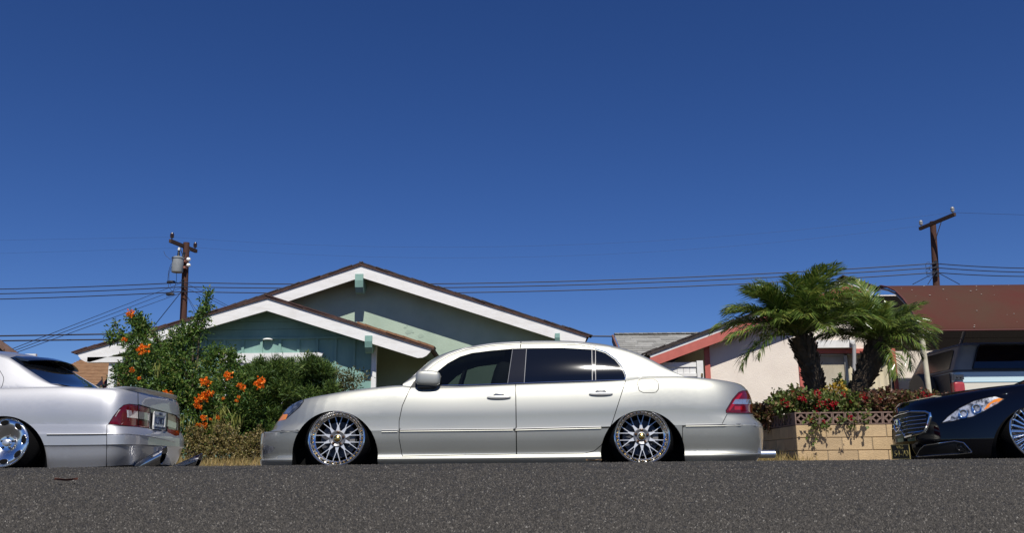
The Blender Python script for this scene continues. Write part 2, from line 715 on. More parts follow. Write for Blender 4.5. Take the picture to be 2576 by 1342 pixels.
M_HANDLE = mat('handle_silver', (0.58, 0.57, 0.53), 0.35, 0.35, coat=1.0)
M_SILVER = paint('champagne_silver_paint', (0.44, 0.441, 0.40))
M_SILVER2 = paint('cool_silver_paint', (0.535, 0.535, 0.545))
M_BLACKPAINT = mat('black_paint', (0.0015, 0.0015, 0.003), 0.3, 0.0, spec=0.0, coat=1.0, coat_rough=0.015)

# ------------------------------------------------------------------ wheels
def make_wheel(parent, c, rlip, rtyre, camber, style):
    """c: centre of the outer face; the outer face looks towards -Y; axis offset h counts outwards"""
    O, D = Vector((0, 0, 0)), Vector((0, -1, 0))
    R = rlip
    rin = R * 0.81
    lip = [(R * 1.03, -0.01), (R * 1.03, 0.006), (R, 0.012), (R * 0.965, 0.006), (R * 0.93, -0.012), (R * 0.905, -0.035), (rin * 1.02, -0.05), (rin, -0.052), (rin * 0.985, -0.06)]
    if style == 'dish':
        lip = [(R * 1.03, -0.01), (R * 1.03, 0.006), (R, 0.012), (R * 0.96, 0.004), (R * 0.93, -0.006), (R * 0.9, -0.002), (R * 0.78, 0.0), (R * 0.6, -0.012), (R * 0.42, -0.035), (R * 0.33, -0.05), (R * 0.31, -0.052), (R * 0.15, -0.05), (R * 0.14, -0.03), (0.002, -0.028)]
    wl = MB().lathe(lip, O, D, 64).build('wheel', M_RIM, None, angle=50, fix=False)
    wl.location = c
    wl.rotation_euler = (-camber, 0, 0)
    wl.parent = parent
    wl.matrix_parent_inverse = WORLDM[parent.name].inverted()
    def sub(mb, name, m, **k):
        o = mb.build(name, m, None, **k)
        o.parent = wl
        return o
    T = rtyre
    sub(MB().lathe([(rin * 0.98, -0.058), (rin * 0.95, -0.21)], O, D, 48), 'barrel', mat('barrel_black', (0.012, 0.012, 0.013), 0.55, 0.3), fix=False)
    sub(MB().lathe([(R * 1.0, 0.004), (R * 1.045, 0.002), (R * 1.09, -0.014), (T * 0.95, -0.055), (T * 0.99, -0.085), (T, -0.105), (T, -0.2), (T * 0.95, -0.235), (R, -0.22)], O, D, 64), 'tyre', M_RUBBER, angle=40)
    tr = MB()
    for k in range(72):
        a = 2 * math.pi * k / 72
        tr.box((math.cos(a) * (T + 0.001), 0.155, math.sin(a) * (T + 0.001)), (0.008, 0.09, 0.019), Matrix.Rotation(-a, 3, 'Y') @ Matrix.Rotation(0.25, 3, 'X'))
    o = sub(tr, 'tread_block', M_RUBBER, smooth=False)
    o['kind'] = 'stuff'
    sub(MB().lathe([(0.001, -0.13), (R * 0.66, -0.13), (R * 0.66, -0.15), (0.001, -0.15)], O, D, 40), 'brake_disc', mat('brake_disc', (0.07, 0.07, 0.08), 0.45, 0.6))
    sub(MB().lathe([(rin * 0.97, -0.17), (0.001, -0.2)], O, D, 32), 'barrel_back', M_VOID, fix=False)
    def pol(r, a):
        return (r * math.cos(a), r * math.sin(a))
    def prism(mb, pts, h0, h1):
        mb.prism([Vector((x, -h0, z)) for x, z in pts], (0, h0 - h1, 0))
    if style == 'mesh':
        for k in range(10):
            a = 2 * math.pi * k / 10 + 0.31
            s = MB()
            prism(s, [pol(R * .26, a - .30), pol(R * .36, a - .15), pol(R * .46, a - .07), pol(R * .52, a - .09), pol(R * .50, a), pol(R * .52, a + .09), pol(R * .46, a + .07), pol(R * .36, a + .15), pol(R * .26, a + .30)], -0.085, -0.05)
            for sg in (-1, 1):
                prism(s, [pol(R * .5, a + sg * .03), pol(R * .5, a + sg * .088), pol(R * .815, a + sg * .168), pol(R * .815, a + sg * .143)], -0.08, -0.052)
            sub(s, 'spoke', M_ALLOY, angle=30)
        sub(MB().lathe([(R * .30, -0.09), (R * .30, -0.045), (R * .27, -0.040), (R * .17, -0.05), (R * .16, -0.038), (R * .13, -0.036), (R * .125, -0.05), (0.001, -0.05)], O, D, 40), 'hub', M_GREYMETAL)
        sub(MB().lathe([(R * .115, -0.052), (R * .11, -0.03), (R * .06, -0.022), (0.001, -0.02)], O, D, 24), 'centre_cap', M_GOLD)
        for k in range(5):
            a = 2 * math.pi * k / 5 + 0.25
            x, z = pol(R * .225, a)
            sub(MB().lathe([(R * .048, -0.06), (R * .048, -0.036), (R * .03, -0.028), (0.001, -0.027)], (x, 0, z), D, 10), 'lug_nut', mat('bronze_nut', (0.20, 0.10, 0.05), 0.3, 1.0))
        for k in range(40):
            a = 2 * math.pi * k / 40
            x, z = pol(R * .865, a)
            sub(MB().lathe([(R * .017, -0.05), (R * .017, -0.034), (0.001, -0.032)], (x, 0, z), D, 6), 'rim_bolt', M_GOLD)
        cal = MB()
        for sx in (1,):
            cal.box((R * .52, 0.105, R * .02), (R * .2, 0.05, R * .52))
        sub(cal, 'brake_caliper', mat('caliper_grey', (0.16, 0.155, 0.15), 0.5, 0.5))
    elif style == 'dish':
        for k in range(8):
            a = 2 * math.pi * k / 8 + 0.12
            h = MB()
            n = 24
            ctr = Vector((*pol(R * .80, a)[:1], 0, pol(R * .80, a)[1]))
            er, et = Vector((math.cos(a), 0, math.sin(a))), Vector((-math.sin(a), 0, math.cos(a)))
            def ring(kr, hh):
                return [ctr + er * (R * .105 * kr * math.cos(2 * math.pi * i / n)) + et * (R * .185 * kr * math.sin(2 * math.pi * i / n)) + Vector((0, -hh, 0)) for i in range(n)]
            vs = ring(1.12, -0.002) + ring(1.06, 0.006) + ring(0.94, 0.004)
            h.add(vs, [(j * n + i, j * n + (i + 1) % n, (j + 1) * n + (i + 1) % n, (j + 1) * n + i) for j in range(2) for i in range(n)])
            sub(h, 'vent_rim', M_RIM)
            sub(MB().add(ring(0.95, 0.0035), [tuple(range(n))]), 'vent_hole', M_VOID, fix=False)
        for k in range(5):
            a = 2 * math.pi * k / 5 + 0.3
            x, z = pol(R * .235, a)
            sub(MB().lathe([(R * .05, -0.055), (R * .05, -0.046), (R * .035, -0.046), (R * .03, -0.036), (0.001, -0.035)], (x, 0, z), D, 10), 'lug_nut', M_DARKMETAL)
        sub(MB().lathe([(R * .145, -0.05), (R * .14, -0.022), (R * .1, -0.016), (0.001, -0.015)], O, D, 24), 'centre_cap', mat('cap_silver', (0.7, 0.7, 0.7), 0.35, 0.8))
    elif style == 'wire':
        for k in range(48):
            a = 2 * math.pi * k / 48
            s = MB()
            a2 = a + (0.03 if k % 2 else -0.03)
            p0 = Vector((*pol(R * .22, a)[:1], 0.02, pol(R * .22, a)[1]))
            p1 = Vector((*pol(R * .9, a2)[:1], 0.03 + (0.03 if k % 2 else 0), pol(R * .9, a2)[1]))
            s.tube([p0, (p0 + p1) / 2, p1], [R * .012, R * .017, R * .022], 5)
            sub(s, 'spoke', M_RIM)
        sub(MB().lathe([(R * .24, -0.05), (R * .24, -0.02), (R * .15, -0.01), (0.001, -0.005)], O, D, 32), 'hub', M_CHROME)
    return wl
# ------------------------------------------------------------------ ground, road, kerbs
CROWN_Y, CROWN_Z, CAMBER = 5.4, 0.115, 0.0042
def road_z(y):
    return CROWN_Z - CAMBER * (y - CROWN_Y) ** 2

def asphalt():
    m = bpy.data.materials.new('asphalt')
    m.use_nodes = True
    t = m.node_tree
    b = t.nodes['Principled BSDF']
    b.inputs['Roughness'].default_value = 0.85
    b.inputs['Specular IOR Level'].default_value = 0.3
    tc = t.nodes.new('ShaderNodeTexCoord')
    def node(kind, **kw):
        n = t.nodes.new(kind)
        for k, v in kw.items():
            n.inputs[k].default_value = v
        return n
    v = node('ShaderNodeTexVoronoi', Scale=210.0)
    v2 = node('ShaderNodeTexVoronoi', Scale=95.0)
    n1 = node('ShaderNodeTexNoise', Scale=1.3, Detail=5.0)
    n2 = node('ShaderNodeTexNoise', Scale=420.0, Detail=3.0)
    for n in (v, v2, n1, n2):
        t.links.new(tc.outputs['Object'], n.inputs['Vector'])
    cr = t.nodes.new('ShaderNodeValToRGB')          # each stone its own grey
    e = cr.color_ramp.elements
    e[0].position, e[0].color = 0.0, (0.026, 0.025, 0.024, 1)
    e[1].position, e[1].color = 1.0, (0.20, 0.19, 0.175, 1)
    for p, c in ((0.45, 0.048), (0.75, 0.075), (0.9, 0.125)):
        k = e.new(p)
        k.color = (c, c * 0.945, c * 0.87, 1)
    t.links.new(v.outputs['Color'], cr.inputs[0])
    mr = node('ShaderNodeMapRange')
    mr.inputs['From Max'].default_value = 0.75
    mr.inputs['To Min'].default_value = 1.12
    mr.inputs['To Max'].default_value = 0.45
    t.links.new(v.outputs['Distance'], mr.inputs[0])
    m1 = t.nodes.new('ShaderNodeMix')
    m1.data_type = 'RGBA'
    m1.blend_type = 'MULTIPLY'
    m1.inputs[0].default_value = 1.0
    t.links.new(cr.outputs[0], m1.inputs[6])
    t.links.new(mr.outputs[0], m1.inputs[7])
    mr2 = node('ShaderNodeMapRange')
    mr2.inputs['To Min'].default_value = 0.7
    mr2.inputs['To Max'].default_value = 1.25
    t.links.new(n1.outputs['Fac'], mr2.inputs[0])
    m2 = t.nodes.new('ShaderNodeMix')
    m2.data_type = 'RGBA'
    m2.blend_type = 'MULTIPLY'
    m2.inputs[0].default_value = 1.0
    t.links.new(m1.outputs[2], m2.inputs[6])
    t.links.new(mr2.outputs[0], m2.inputs[7])
    t.links.new(m2.outputs[2], b.inputs['Base Color'])
    ad = t.nodes.new('ShaderNodeMath')
    ad.operation = 'MULTIPLY_ADD'
    ad.inputs[1].default_value = -1.0
    t.links.new(v.outputs['Distance'], ad.inputs[0])
    t.links.new(n2.outputs['Fac'], ad.inputs[2])
    ad2 = t.nodes.new('ShaderNodeMath')
    ad2.operation = 'SUBTRACT'
    t.links.new(ad.outputs[0], ad2.inputs[0])
    t.links.new(v2.outputs['Distance'], ad2.inputs[1])
    bp = t.nodes.new('ShaderNodeBump')
    bp.inputs['Strength'].default_value = 0.9
    bp.inputs['Distance'].default_value = 0.004
    t.links.new(ad2.outputs[0], bp.inputs['Height'])
    t.links.new(bp.outputs[0], b.inputs['Normal'])
    return m
M_ASPHALT = asphalt()
M_CONCRETE = mat('concrete', (0.34, 0.32, 0.28), 0.85, col2=(0.24, 0.23, 0.21), nscale=5, bump=0.3, bscale=80)
M_SOIL = mat('dry_soil', (0.09, 0.068, 0.04), 0.95, col2=(0.15, 0.115, 0.06), nscale=3, bump=0.5, bscale=30)

def sheet(name, x0, x1, ys, zf, m, nx=60, rough=0.0, xs=None):
    xs = np.linspace(x0, x1, nx) if xs is None else np.array(xs)
    ny = len(ys)
    X, Y = np.meshgrid(xs, ys)
    Z = np.vectorize(zf)(Y)
    if rough:
        Z = Z + rng.normal(0, rough, Z.shape) * ((Y > 2.9) & (Y < 5.7))
    v = np.stack([X.ravel(), Y.ravel(), Z.ravel()], 1)
    nx = len(xs)
    f = [(j * nx + i, j * nx + i + 1, (j + 1) * nx + i + 1, (j + 1) * nx + i) for j in range(ny - 1) for i in range(nx - 1)]
    me = bpy.data.meshes.new(name)
    me.from_pydata(v.tolist(), [], f)
    me.materials.append(m)
    me.shade_smooth()
    return struct(link(bpy.data.objects.new(name, me)))

# the coarse stones of the road crest stand out against the cars, so the strip near the crown is finely broken up
cx_ = np.concatenate([[-120, -60, -20, -9], np.linspace(-4.2, 4.2, 520), [9, 20, 60, 120]])
cy_ = np.concatenate([np.linspace(-0.75, 2.5, 14), np.linspace(2.8, 5.6, 70), np.linspace(6.0, 10.9, 16)])
sheet('road', 0, 0, cy_, road_z, M_ASPHALT, xs=cx_, rough=0.0016)
GUT = road_z(10.9)
for nm, y0, y1, zz in (('kerb', 10.9, 11.06, 0.118), ('kerb', -0.91, -0.75, 0.07)):
    struct(MB().box2((-120, y0, -0.3), (120, y1, zz)).build(nm, M_CONCRETE, smooth=False))
sheet('sidewalk', -120, 120, [11.061, 11.5, 12.15], lambda y: 0.122, M_CONCRETE, 40)
def lawn_z(y):
    return float(np.interp(y, [12.15, 13.5, 17, 30, 60, 400], [0.125, 0.22, 0.30, 0.4, 0.5, 0.5]))
sheet('lawn', -400, 400, [12.15, 12.8, 13.5, 15, 17, 22, 30, 60, 400], lawn_z, M_SOIL, 60)
sheet('sidewalk', -120, 120, [-2.2, -1.5, -0.911], lambda y: 0.075, M_CONCRETE, 40)
sheet('ground', -400, 400, [-400, -60, -10, -2.2], lambda y: 0.07, M_SOIL, 20)

def aggregate(n, name):
    "single stones standing out of the worn asphalt, four-sided, each a few millimetres"
    u = rng.random(n)
    y = 1.0 / (1 / 0.85 - u * (1 / 0.85 - 1 / 5.35))
    x = (rng.random(n) * 2 - 1) * (0.62 * y + 0.25)
    r = (0.0010 + 0.0013 * rng.random(n) ** 1.5) * (0.62 + 0.38 * y)
    h = r * (0.5 + 0.8 * rng.random(n))
    z = road_z(y)
    a = rng.random(n) * math.pi
    V = np.zeros((n, 5, 3))
    for k in range(4):
        rr = r * (0.75 + 0.5 * rng.random(n))
        V[:, k, 0] = x + rr * np.cos(a + k * math.pi / 2)
        V[:, k, 1] = y + rr * np.sin(a + k * math.pi / 2)
        V[:, k, 2] = z - 0.0008
    V[:, 4, 0] = x + r * 0.3 * rng.normal(size=n)
    V[:, 4, 1] = y + r * 0.3 * rng.normal(size=n)
    V[:, 4, 2] = z + h
    base = np.arange(n)[:, None] * 5
    F = np.stack([base + np.array([[k, (k + 1) % 4, 4]]) for k in range(4)], 1).reshape(-1, 3)
    me = bpy.data.meshes.new(name)
    me.vertices.add(n * 5)
    me.vertices.foreach_set('co', V.ravel())
    nf = len(F)
    me.loops.add(nf * 3)
    me.loops.foreach_set('vertex_index', F.ravel().astype(np.int32))
    me.polygons.add(nf)
    me.polygons.foreach_set('loop_start', np.arange(0, nf * 3, 3, dtype=np.int32))
    me.polygons.foreach_set('loop_total', np.full(nf, 3, dtype=np.int32))
    for k, c in enumerate(((0.028, 0.026, 0.023), (0.049, 0.045, 0.040), (0.076, 0.069, 0.060), (0.135, 0.126, 0.112), (0.21, 0.20, 0.18))):
        me.materials.append(mat('asphalt_stone_%d' % k, c, 0.75, spec=0.3))
    mi = np.repeat(rng.choice(5, n, p=[.26, .44, .25, .045, .005]), 4).astype(np.int32)
    me.polygons.foreach_set('material_index', mi)
    me.update(calc_edges=True)
    o = link(bpy.data.objects.new(name, me))
    o['kind'] = 'stuff'
    o['label'] = 'grey stones standing out of the worn asphalt of the road'
    return o
aggregate(250000, 'asphalt_grit')
# ------------------------------------------------------------------ the champagne silver sedan in the middle
def front_x(px, py, Y0, dy=0.62, d=-0.04):
    return P(px, py, Y0 + dy).x + d

def main_sedan():
    Y0, W = 9.0, 1.83
    g = P(1260, 1166, Y0 + 0.9)
    car = thing('parked_car', 'champagne silver lowered sedan with multi spoke wheels parked in the middle', 'car', (g.x, Y0 + 0.9, 0.03), 'cars parked along the kerb')
    zm = line_at([(640, 1087), (943, 1085), (1290, 1083), (1514, 1078), (1720, 1071), (1930, 1070)], Y0)
    zt = line_at([(640, 1075), (672, 1052), (700, 1028), (735, 1011), (764, 1003), (825, 993), (886, 983), (946, 976), (1007, 971), (1040, 973.5), (1100, 974.5), (1300, 967), (1570, 956), (1605, 951), (1640, 948), (1700, 947.5), (1735, 949.5), (1780, 953), (1827, 957.5), (1868, 961), (1930, 968)], Y0 + 0.08)
    zb = lambda x: 0.105
    fx = lambda px, py: front_x(px, py, Y0)
    rx = lambda px, py: front_x(px, py, Y0, 0.62, 0.04)
    rows = [('bm', 0.0, 0.16, fx(690, 1180), rx(1880, 1165)),
            ('bm', 0.02, 0.05, fx(661, 1180), rx(1893, 1160), True),
            ('bm', 0.20, 0.006, fx(657, 1160), rx(1903, 1140)),
            ('bm', 0.255, 0.006, fx(658, 1152), rx(1906, 1134), True),
            ('bm', 0.272, 0.032, fx(661, 1146), rx(1908, 1130), True),
            ('bm', 0.36, 0.046, fx(659, 1130), rx(1910, 1118)),
            ('bm', 0.52, 0.030, fx(658, 1118), rx(1911, 1105)),
            ('bm', 0.76, 0.010, fx(658, 1104), rx(1912, 1090)),
            ('bm', 0.985, 0.002, fx(660, 1090), rx(1911, 1075)),
            ('mt', 0.0, 0.0, fx(661, 1088), rx(1910, 1070), True),
            ('mt', 0.10, 0.004, fx(668, 1080), rx(1905, 1060)),
            ('mt', 0.24, 0.006, fx(682, 1068), rx(1889, 1046)),
            ('mt', 0.40, 0.006, fx(689, 1056), rx(1886, 1030)),
            ('mt', 0.58, 0.016, fx(692, 1046), rx(1885, 1010)),
            ('mt', 0.76, 0.034, fx(695, 1038), rx(1881, 990)),
            ('mt', 0.90, 0.058, fx(699, 1030), rx(1875, 975)),
            ('mt', 1.0, 0.095, fx(704, 1024), rx(1866, 963))]
    sh = lower_shell(Y0, W, zb, zm, zt, rows, (0.78, 2.3), (0.62, 2.5), crown=0.045)
    sil = [(1014, 966), (1038, 947), (1068, 921), (1082, 908), (1111, 891), (1142, 880), (1172, 873), (1203, 867), (1264, 860.5), (1309, 858.5), (1355, 857.5), (1415, 857.5), (1462, 860), (1492, 863), (1523, 867), (1553, 873), (1584, 882), (1614, 894), (1645, 909), (1675, 926), (1705, 942), (1722, 950), (1734, 953)]
    def ys(px):
        return Y0 + float(np.interp(px, [1014, 1100, 1250, 1500, 1640, 1734], [0.14, 0.24, 0.33, 0.33, 0.24, 0.14]))
    zr = line_at(sil, ys)
    q = [P(a, b, ys(a)).x for a, b in sil]
    xs = list(np.linspace(q[0], q[-1], 70))
    cb = cabin_shell(Y0, W, lambda x: zt(x) - 0.005, zr, xs, ib=0.085, crown=0.04, tumble=0.45)
    near = lambda c, n: c.y < Y0 + 0.62
    # wheel arches
    wheel_arch(sh, 843, 1145, 107, 110, Y0, car, M_VOID)
    wheel_arch(sh, 1617, 1141, 105, 107, Y0, car, M_VOID)
    # skin parts
    S2 = [M_SILVER, M_GAP]
    fogp = sh.part([(659, 1122), (665, 1120), (690, 1124), (693, 1129), (685, 1140), (660, 1146)], 'fog_lamp', [mat('fog_lens', (0.05, 0.055, 0.06), 0.12, 0.4, coat=1.0, col2=(0.5, 0.5, 0.52), nscale=12), M_GAP], car, gap=0.8)
    sh.part(None, 'front_bumper', S2, car, gap=0.8, polys=[[(620, 1088), (757, 1085.5), (740, 1200), (620, 1200)]])
    sh.part(None, 'rear_bumper', S2, car, gap=0.8, polys=[[(1717, 1072), (1950, 1070), (1950, 1200), (1717, 1200)], [(1813, 1075), (1829, 1043), (1950, 1042), (1950, 1080), (1813, 1080)]])
    hin = [sh.part([(699, 1061), (711, 1043.5), (724, 1043.5), (719, 1056), (705, 1059.5)], 'turn_signal', [M_AMBER], car),
           sh.part([(712, 1040), (722, 1026), (732, 1022), (735, 1030), (727, 1040)], 'reflector', [mat('lamp_bright', (0.55, 0.6, 0.66), 0.12, 0.8, coat=1.0, col2=(0.2, 0.24, 0.3), nscale=40)], car)]
    hl = sh.part([(686, 1062), (691, 1046), (703, 1024), (718, 1013), (740, 1006), (764, 1002), (763, 1012), (753, 1026), (734, 1041), (718, 1056), (703, 1059)], 'headlight', [mat('headlight_lens', (0.045, 0.055, 0.075), 0.08, 0.3, coat=1.0, col2=(0.30, 0.33, 0.38), nscale=16, lo=0.5, hi=0.75), M_GAP], car, gap=1.0)
    for o in hin:
        reparent(o, hl)
    ins = [sh.part([(1842.5, 1017.5), (1850, 1005.5), (1895, 1005), (1897, 1018)], 'reverse_lens', [M_CLEAR], car),
           sh.part([(1848, 1023), (1867, 1023), (1867, 1032), (1848, 1032)], 'reflector', [mat('bright_red', (0.38, 0.004, 0.006), 0.15, coat=1.0)], car),
           sh.part([(1836, 1035), (1833, 1031), (1846, 1009), (1860, 993), (1866, 990), (1868, 992), (1852, 1010), (1838, 1031)], 'lamp_edge', [MATS['bright_red']], car)]
    tl = sh.part([(1827, 1040), (1826, 1034), (1843, 1005), (1858, 988), (1868, 984), (1900, 984), (1900, 1041)], 'taillight', [M_RED, M_GAP], car, gap=0.7)
    for o in ins:
        reparent(o, tl)
    fd = sh.part([(1029, 984), (1034, 975), (1297, 960), (1294.5, 1050), (1295, 1090), (1299, 1144), (1012, 1149), (1004, 1105), (1004, 1060), (1012, 1022)], 'front_door', S2, car, gap=0.9)
    rd = sh.part([(1297, 960), (1574, 950), (1573, 962), (1556, 1015), (1541, 1062), (1527, 1098), (1512, 1122), (1495, 1136), (1470, 1142), (1300, 1144)], 'rear_door', S2, car, gap=0.9)
    sh.part([(1603, 965), (1606, 958), (1613, 955), (1646, 955.5), (1654, 960), (1657, 970), (1656, 981), (1650, 988), (1640, 989.5), (1618, 989), (1608, 984)], 'fuel_flap', S2, car, gap=0.8)
    # glass
    gl = [M_GLASS, M_BLACK]
    nearc = lambda c, n: c.y < Y0 + 0.55
    FG = bpy.data.materials.new('front_glass')
    FG.use_nodes = True
    ft = FG.node_tree
    fb = ft.nodes['Principled BSDF']
    fb.inputs['Base Color'].default_value = (0.003, 0.004, 0.005, 1)
    fb.inputs['Roughness'].default_value = 0.03
    tb = ft.nodes.new('ShaderNodeBsdfTransparent')
    tb.inputs[0].default_value = (0.62, 0.70, 0.68, 1)
    fm = ft.nodes.new('ShaderNodeMixShader')
    fm.inputs[0].default_value = 0.46
    ft.links.new(fb.outputs[0], fm.inputs[1])
    ft.links.new(tb.outputs[0], fm.inputs[2])
    ft.links.new(fm.outputs[0], ft.nodes['Material Output'].inputs[0])
    fgl = [FG, M_BLACK]
    # the far front window and the seats that show through the near glass
    cb.part([(1103, 974), (1098, 937), (1126, 915), (1157, 898), (1187, 889), (1233, 883), (1290, 878), (1277, 968)], 'window', fgl, car, filt=nearc, mirror=True)
    M_SEAT = mat('dark_seat', (0.02, 0.02, 0.022), 0.8)
    for dy in (0.48, 1.28):
        st = MB()
        q = P(1262, 968, Y0 + dy)
        superball(st, q + Vector((0.0, 0, 0.0)), (0.11, 0.22, 0.24), 0.6, rot=Matrix.Rotation(0.25, 3, 'Y'))
        so = st.build('seat', M_SEAT, car, angle=60)
        hr = MB()
        superball(hr, q + Vector((0.085, 0, 0.30)), (0.05, 0.13, 0.085), 0.6)
        hr.build('headrest', M_SEAT, so, angle=60)
    sw = P(1160, 966, Y0 + 0.48)
    MB().tube([sw + Vector((0.05 * math.cos(a), 0.17 * math.sin(a), 0.16 * math.cos(a))) for a in np.linspace(0, 6.2832, 25)], 0.014, 6, caps=False).build('steering_wheel', M_SEAT, car)
    cb.part([(1103, 974), (1098, 937), (1126, 915), (1157, 898), (1187, 889), (1233, 883), (1290, 878), (1277, 968)], 'window', fgl, car, filt=nearc)
    cb.part([(1290, 878), (1296, 878), (1297, 968), (1277, 968)], 'window_pillar', [M_PILLAR], car, filt=nearc)
    cb.part([(1296, 878), (1307, 877.5), (1299, 967), (1297, 968)], 'window_pillar', [M_PILLAR], car, filt=nearc)
    cb.part([(1307, 877.5), (1324, 877), (1318, 966), (1299, 967)], 'window_pillar', [M_PILLAR], car, filt=nearc)
    cb.part([(1324, 877), (1415, 876), (1488, 880), (1490, 960), (1318, 966)], 'window', gl, car, filt=nearc)
    cb.part([(1498, 881), (1523, 889), (1547, 906), (1564, 927), (1572, 946), (1571, 958), (1498, 960)], 'window', gl, car, filt=nearc)
    cb.part([(1488, 880), (1498, 881), (1498, 960), (1490, 960)], 'window_pillar', [M_PILLAR], car, filt=nearc)
    # bright trim along the glass
    strip(cb, [(1106, 971.5), (1200, 969.5), (1300, 966), (1400, 962), (1500, 959), (1566, 957)], 0.006, 'window_trim', M_CHROME, car, off=0.004)
    strip(cb, [(1571, 957), (1574, 946), (1566, 926), (1549, 905), (1524, 887), (1497, 878.5)], 0.005, 'window_trim', M_CHROME, car, off=0.002, step=10)
    strip(cb, [(1040, 962), (1062, 942), (1096, 914), (1127, 896), (1172, 880), (1240, 870), (1312, 866)], 0.007, 'drip_rail', M_SILVER, car, off=0.0, step=14)
    strip(cb, [(1312, 866), (1400, 866.5), (1460, 869), (1497, 876)], 0.007, 'drip_rail', M_SILVER, car, off=0.0, step=14)
    for ln in ([(1324.5, 879), (1318.5, 965)], [(1489, 882), (1490, 958)], [(1498, 883), (1498.5, 958)], [(1289.5, 880), (1277, 966)]):
        strip(cb, ln, 0.0032, 'window_seal', mat('grey_seal', (0.30, 0.30, 0.30), 0.35, 0.4), car, off=0.002, step=12)
    for ln in ([(1040, 960), (1062, 939.5), (1096, 911), (1127, 892.5), (1172, 876.5), (1240, 866), (1308, 862)], [(1312, 862), (1400, 862), (1462, 865), (1500, 871)]):
        strip(cb, ln, 0.0042, 'roof_seam', M_GREYMETAL, car, off=0.001, step=14)
    strip(cb, [(1310.5, 862), (1309.5, 876)], 0.005, 'door_seam', M_GAP, car, off=0.002, step=5)
    # side mouldings
    for line in ([(665, 1090), (751, 1087.5)], [(960, 1088), (1000, 1087.5)], [(1006, 1087), (1150, 1085.5), (1291, 1084)], [(1297, 1084), (1400, 1081.5), (1512, 1079)], [(1725, 1074), (1820, 1073), (1900, 1072)]):
        strip(sh, line, 0.0065, 'side_moulding', M_SILVER, car, off=0.002, n=8, squash=1.0)
        strip(sh, [(a, b - 4.3) for a, b in line], 0.0045, 'moulding_seam', M_GREYMETAL, car, off=0.001)
    # door handles
    for px, py, lab in ((1255, 1001.5, 0), (1511.5, 993, 1)):
        co, no = sh.hit(px, py)
        h = MB()
        superball(h, co + no * 0.008, (0.118, 0.013, 0.019), 0.85)
        ho = h.build('door_handle', M_HANDLE, fd if lab == 0 else rd, angle=60)
        k = MB()
        superball(k, co + no * -0.002, (0.058, 0.008, 0.046), 0.75)
        k.build('handle_cup', mat('cup_grey', (0.23, 0.23, 0.22), 0.3, 0.9, coat=1.0), fd if lab == 0 else rd, angle=60)
    # mirror
    mc = P(1077, 953, Y0 + 0.05)
    m = MB()
    superball(m, mc, (0.125, 0.055, 0.076), 0.55, rot=Matrix.Rotation(0.05, 3, 'Y'))
    mo = m.build('wing_mirror', M_SILVER, car, angle=60)
    m = MB()
    superball(m, P(1074, 974, Y0 + 0.07), (0.1, 0.05, 0.022), 0.6)
    m.build('mirror_foot', M_BLACK, mo, angle=60)
    tri = [P(1030, 978, Y0 + 0.085), P(1049, 950, Y0 + 0.115), P(1062, 972, Y0 + 0.09)]
    MB().prism(tri, (0, 0.02, 0)).build('window_pillar', M_BLACK, car, smooth=False)
    # exhaust tip that shows behind the rear bumper
    a = P(1890, 1144, Y0 + 0.45)
    MB().lathe([(0.036, 0), (0.040, 0.02), (0.040, 0.24), (0.034, 0.24), (0.034, 0.05)], a, (1, 0.05, 0.0), 24).build('exhaust_tip', mat('satin_chrome', (0.85, 0.85, 0.85), 0.28, 1.0), car, fix=False)
    # plate and badge sit on the far ends; floor pan closes the view under the car
    MB().box2((P(700, 1160, Y0 + .3).x, Y0 + 0.25, 0.10), (P(1850, 1160, Y0 + .3).x, Y0 + W - 0.25, 0.3)).build('underbody', M_VOID, car, smooth=False)
    sh.finish('body', S2, car)
    cb.finish('roof', [M_SILVER, M_GAP], car)
    for px, py, dy in ((846.7, 1103, 0.02), (1615.6, 1097.5, 0.045)):
        make_wheel(car, P(px, py, Y0 + dy), 0.268, 0.325, math.radians(7), 'mesh')
    return car
main_sedan()
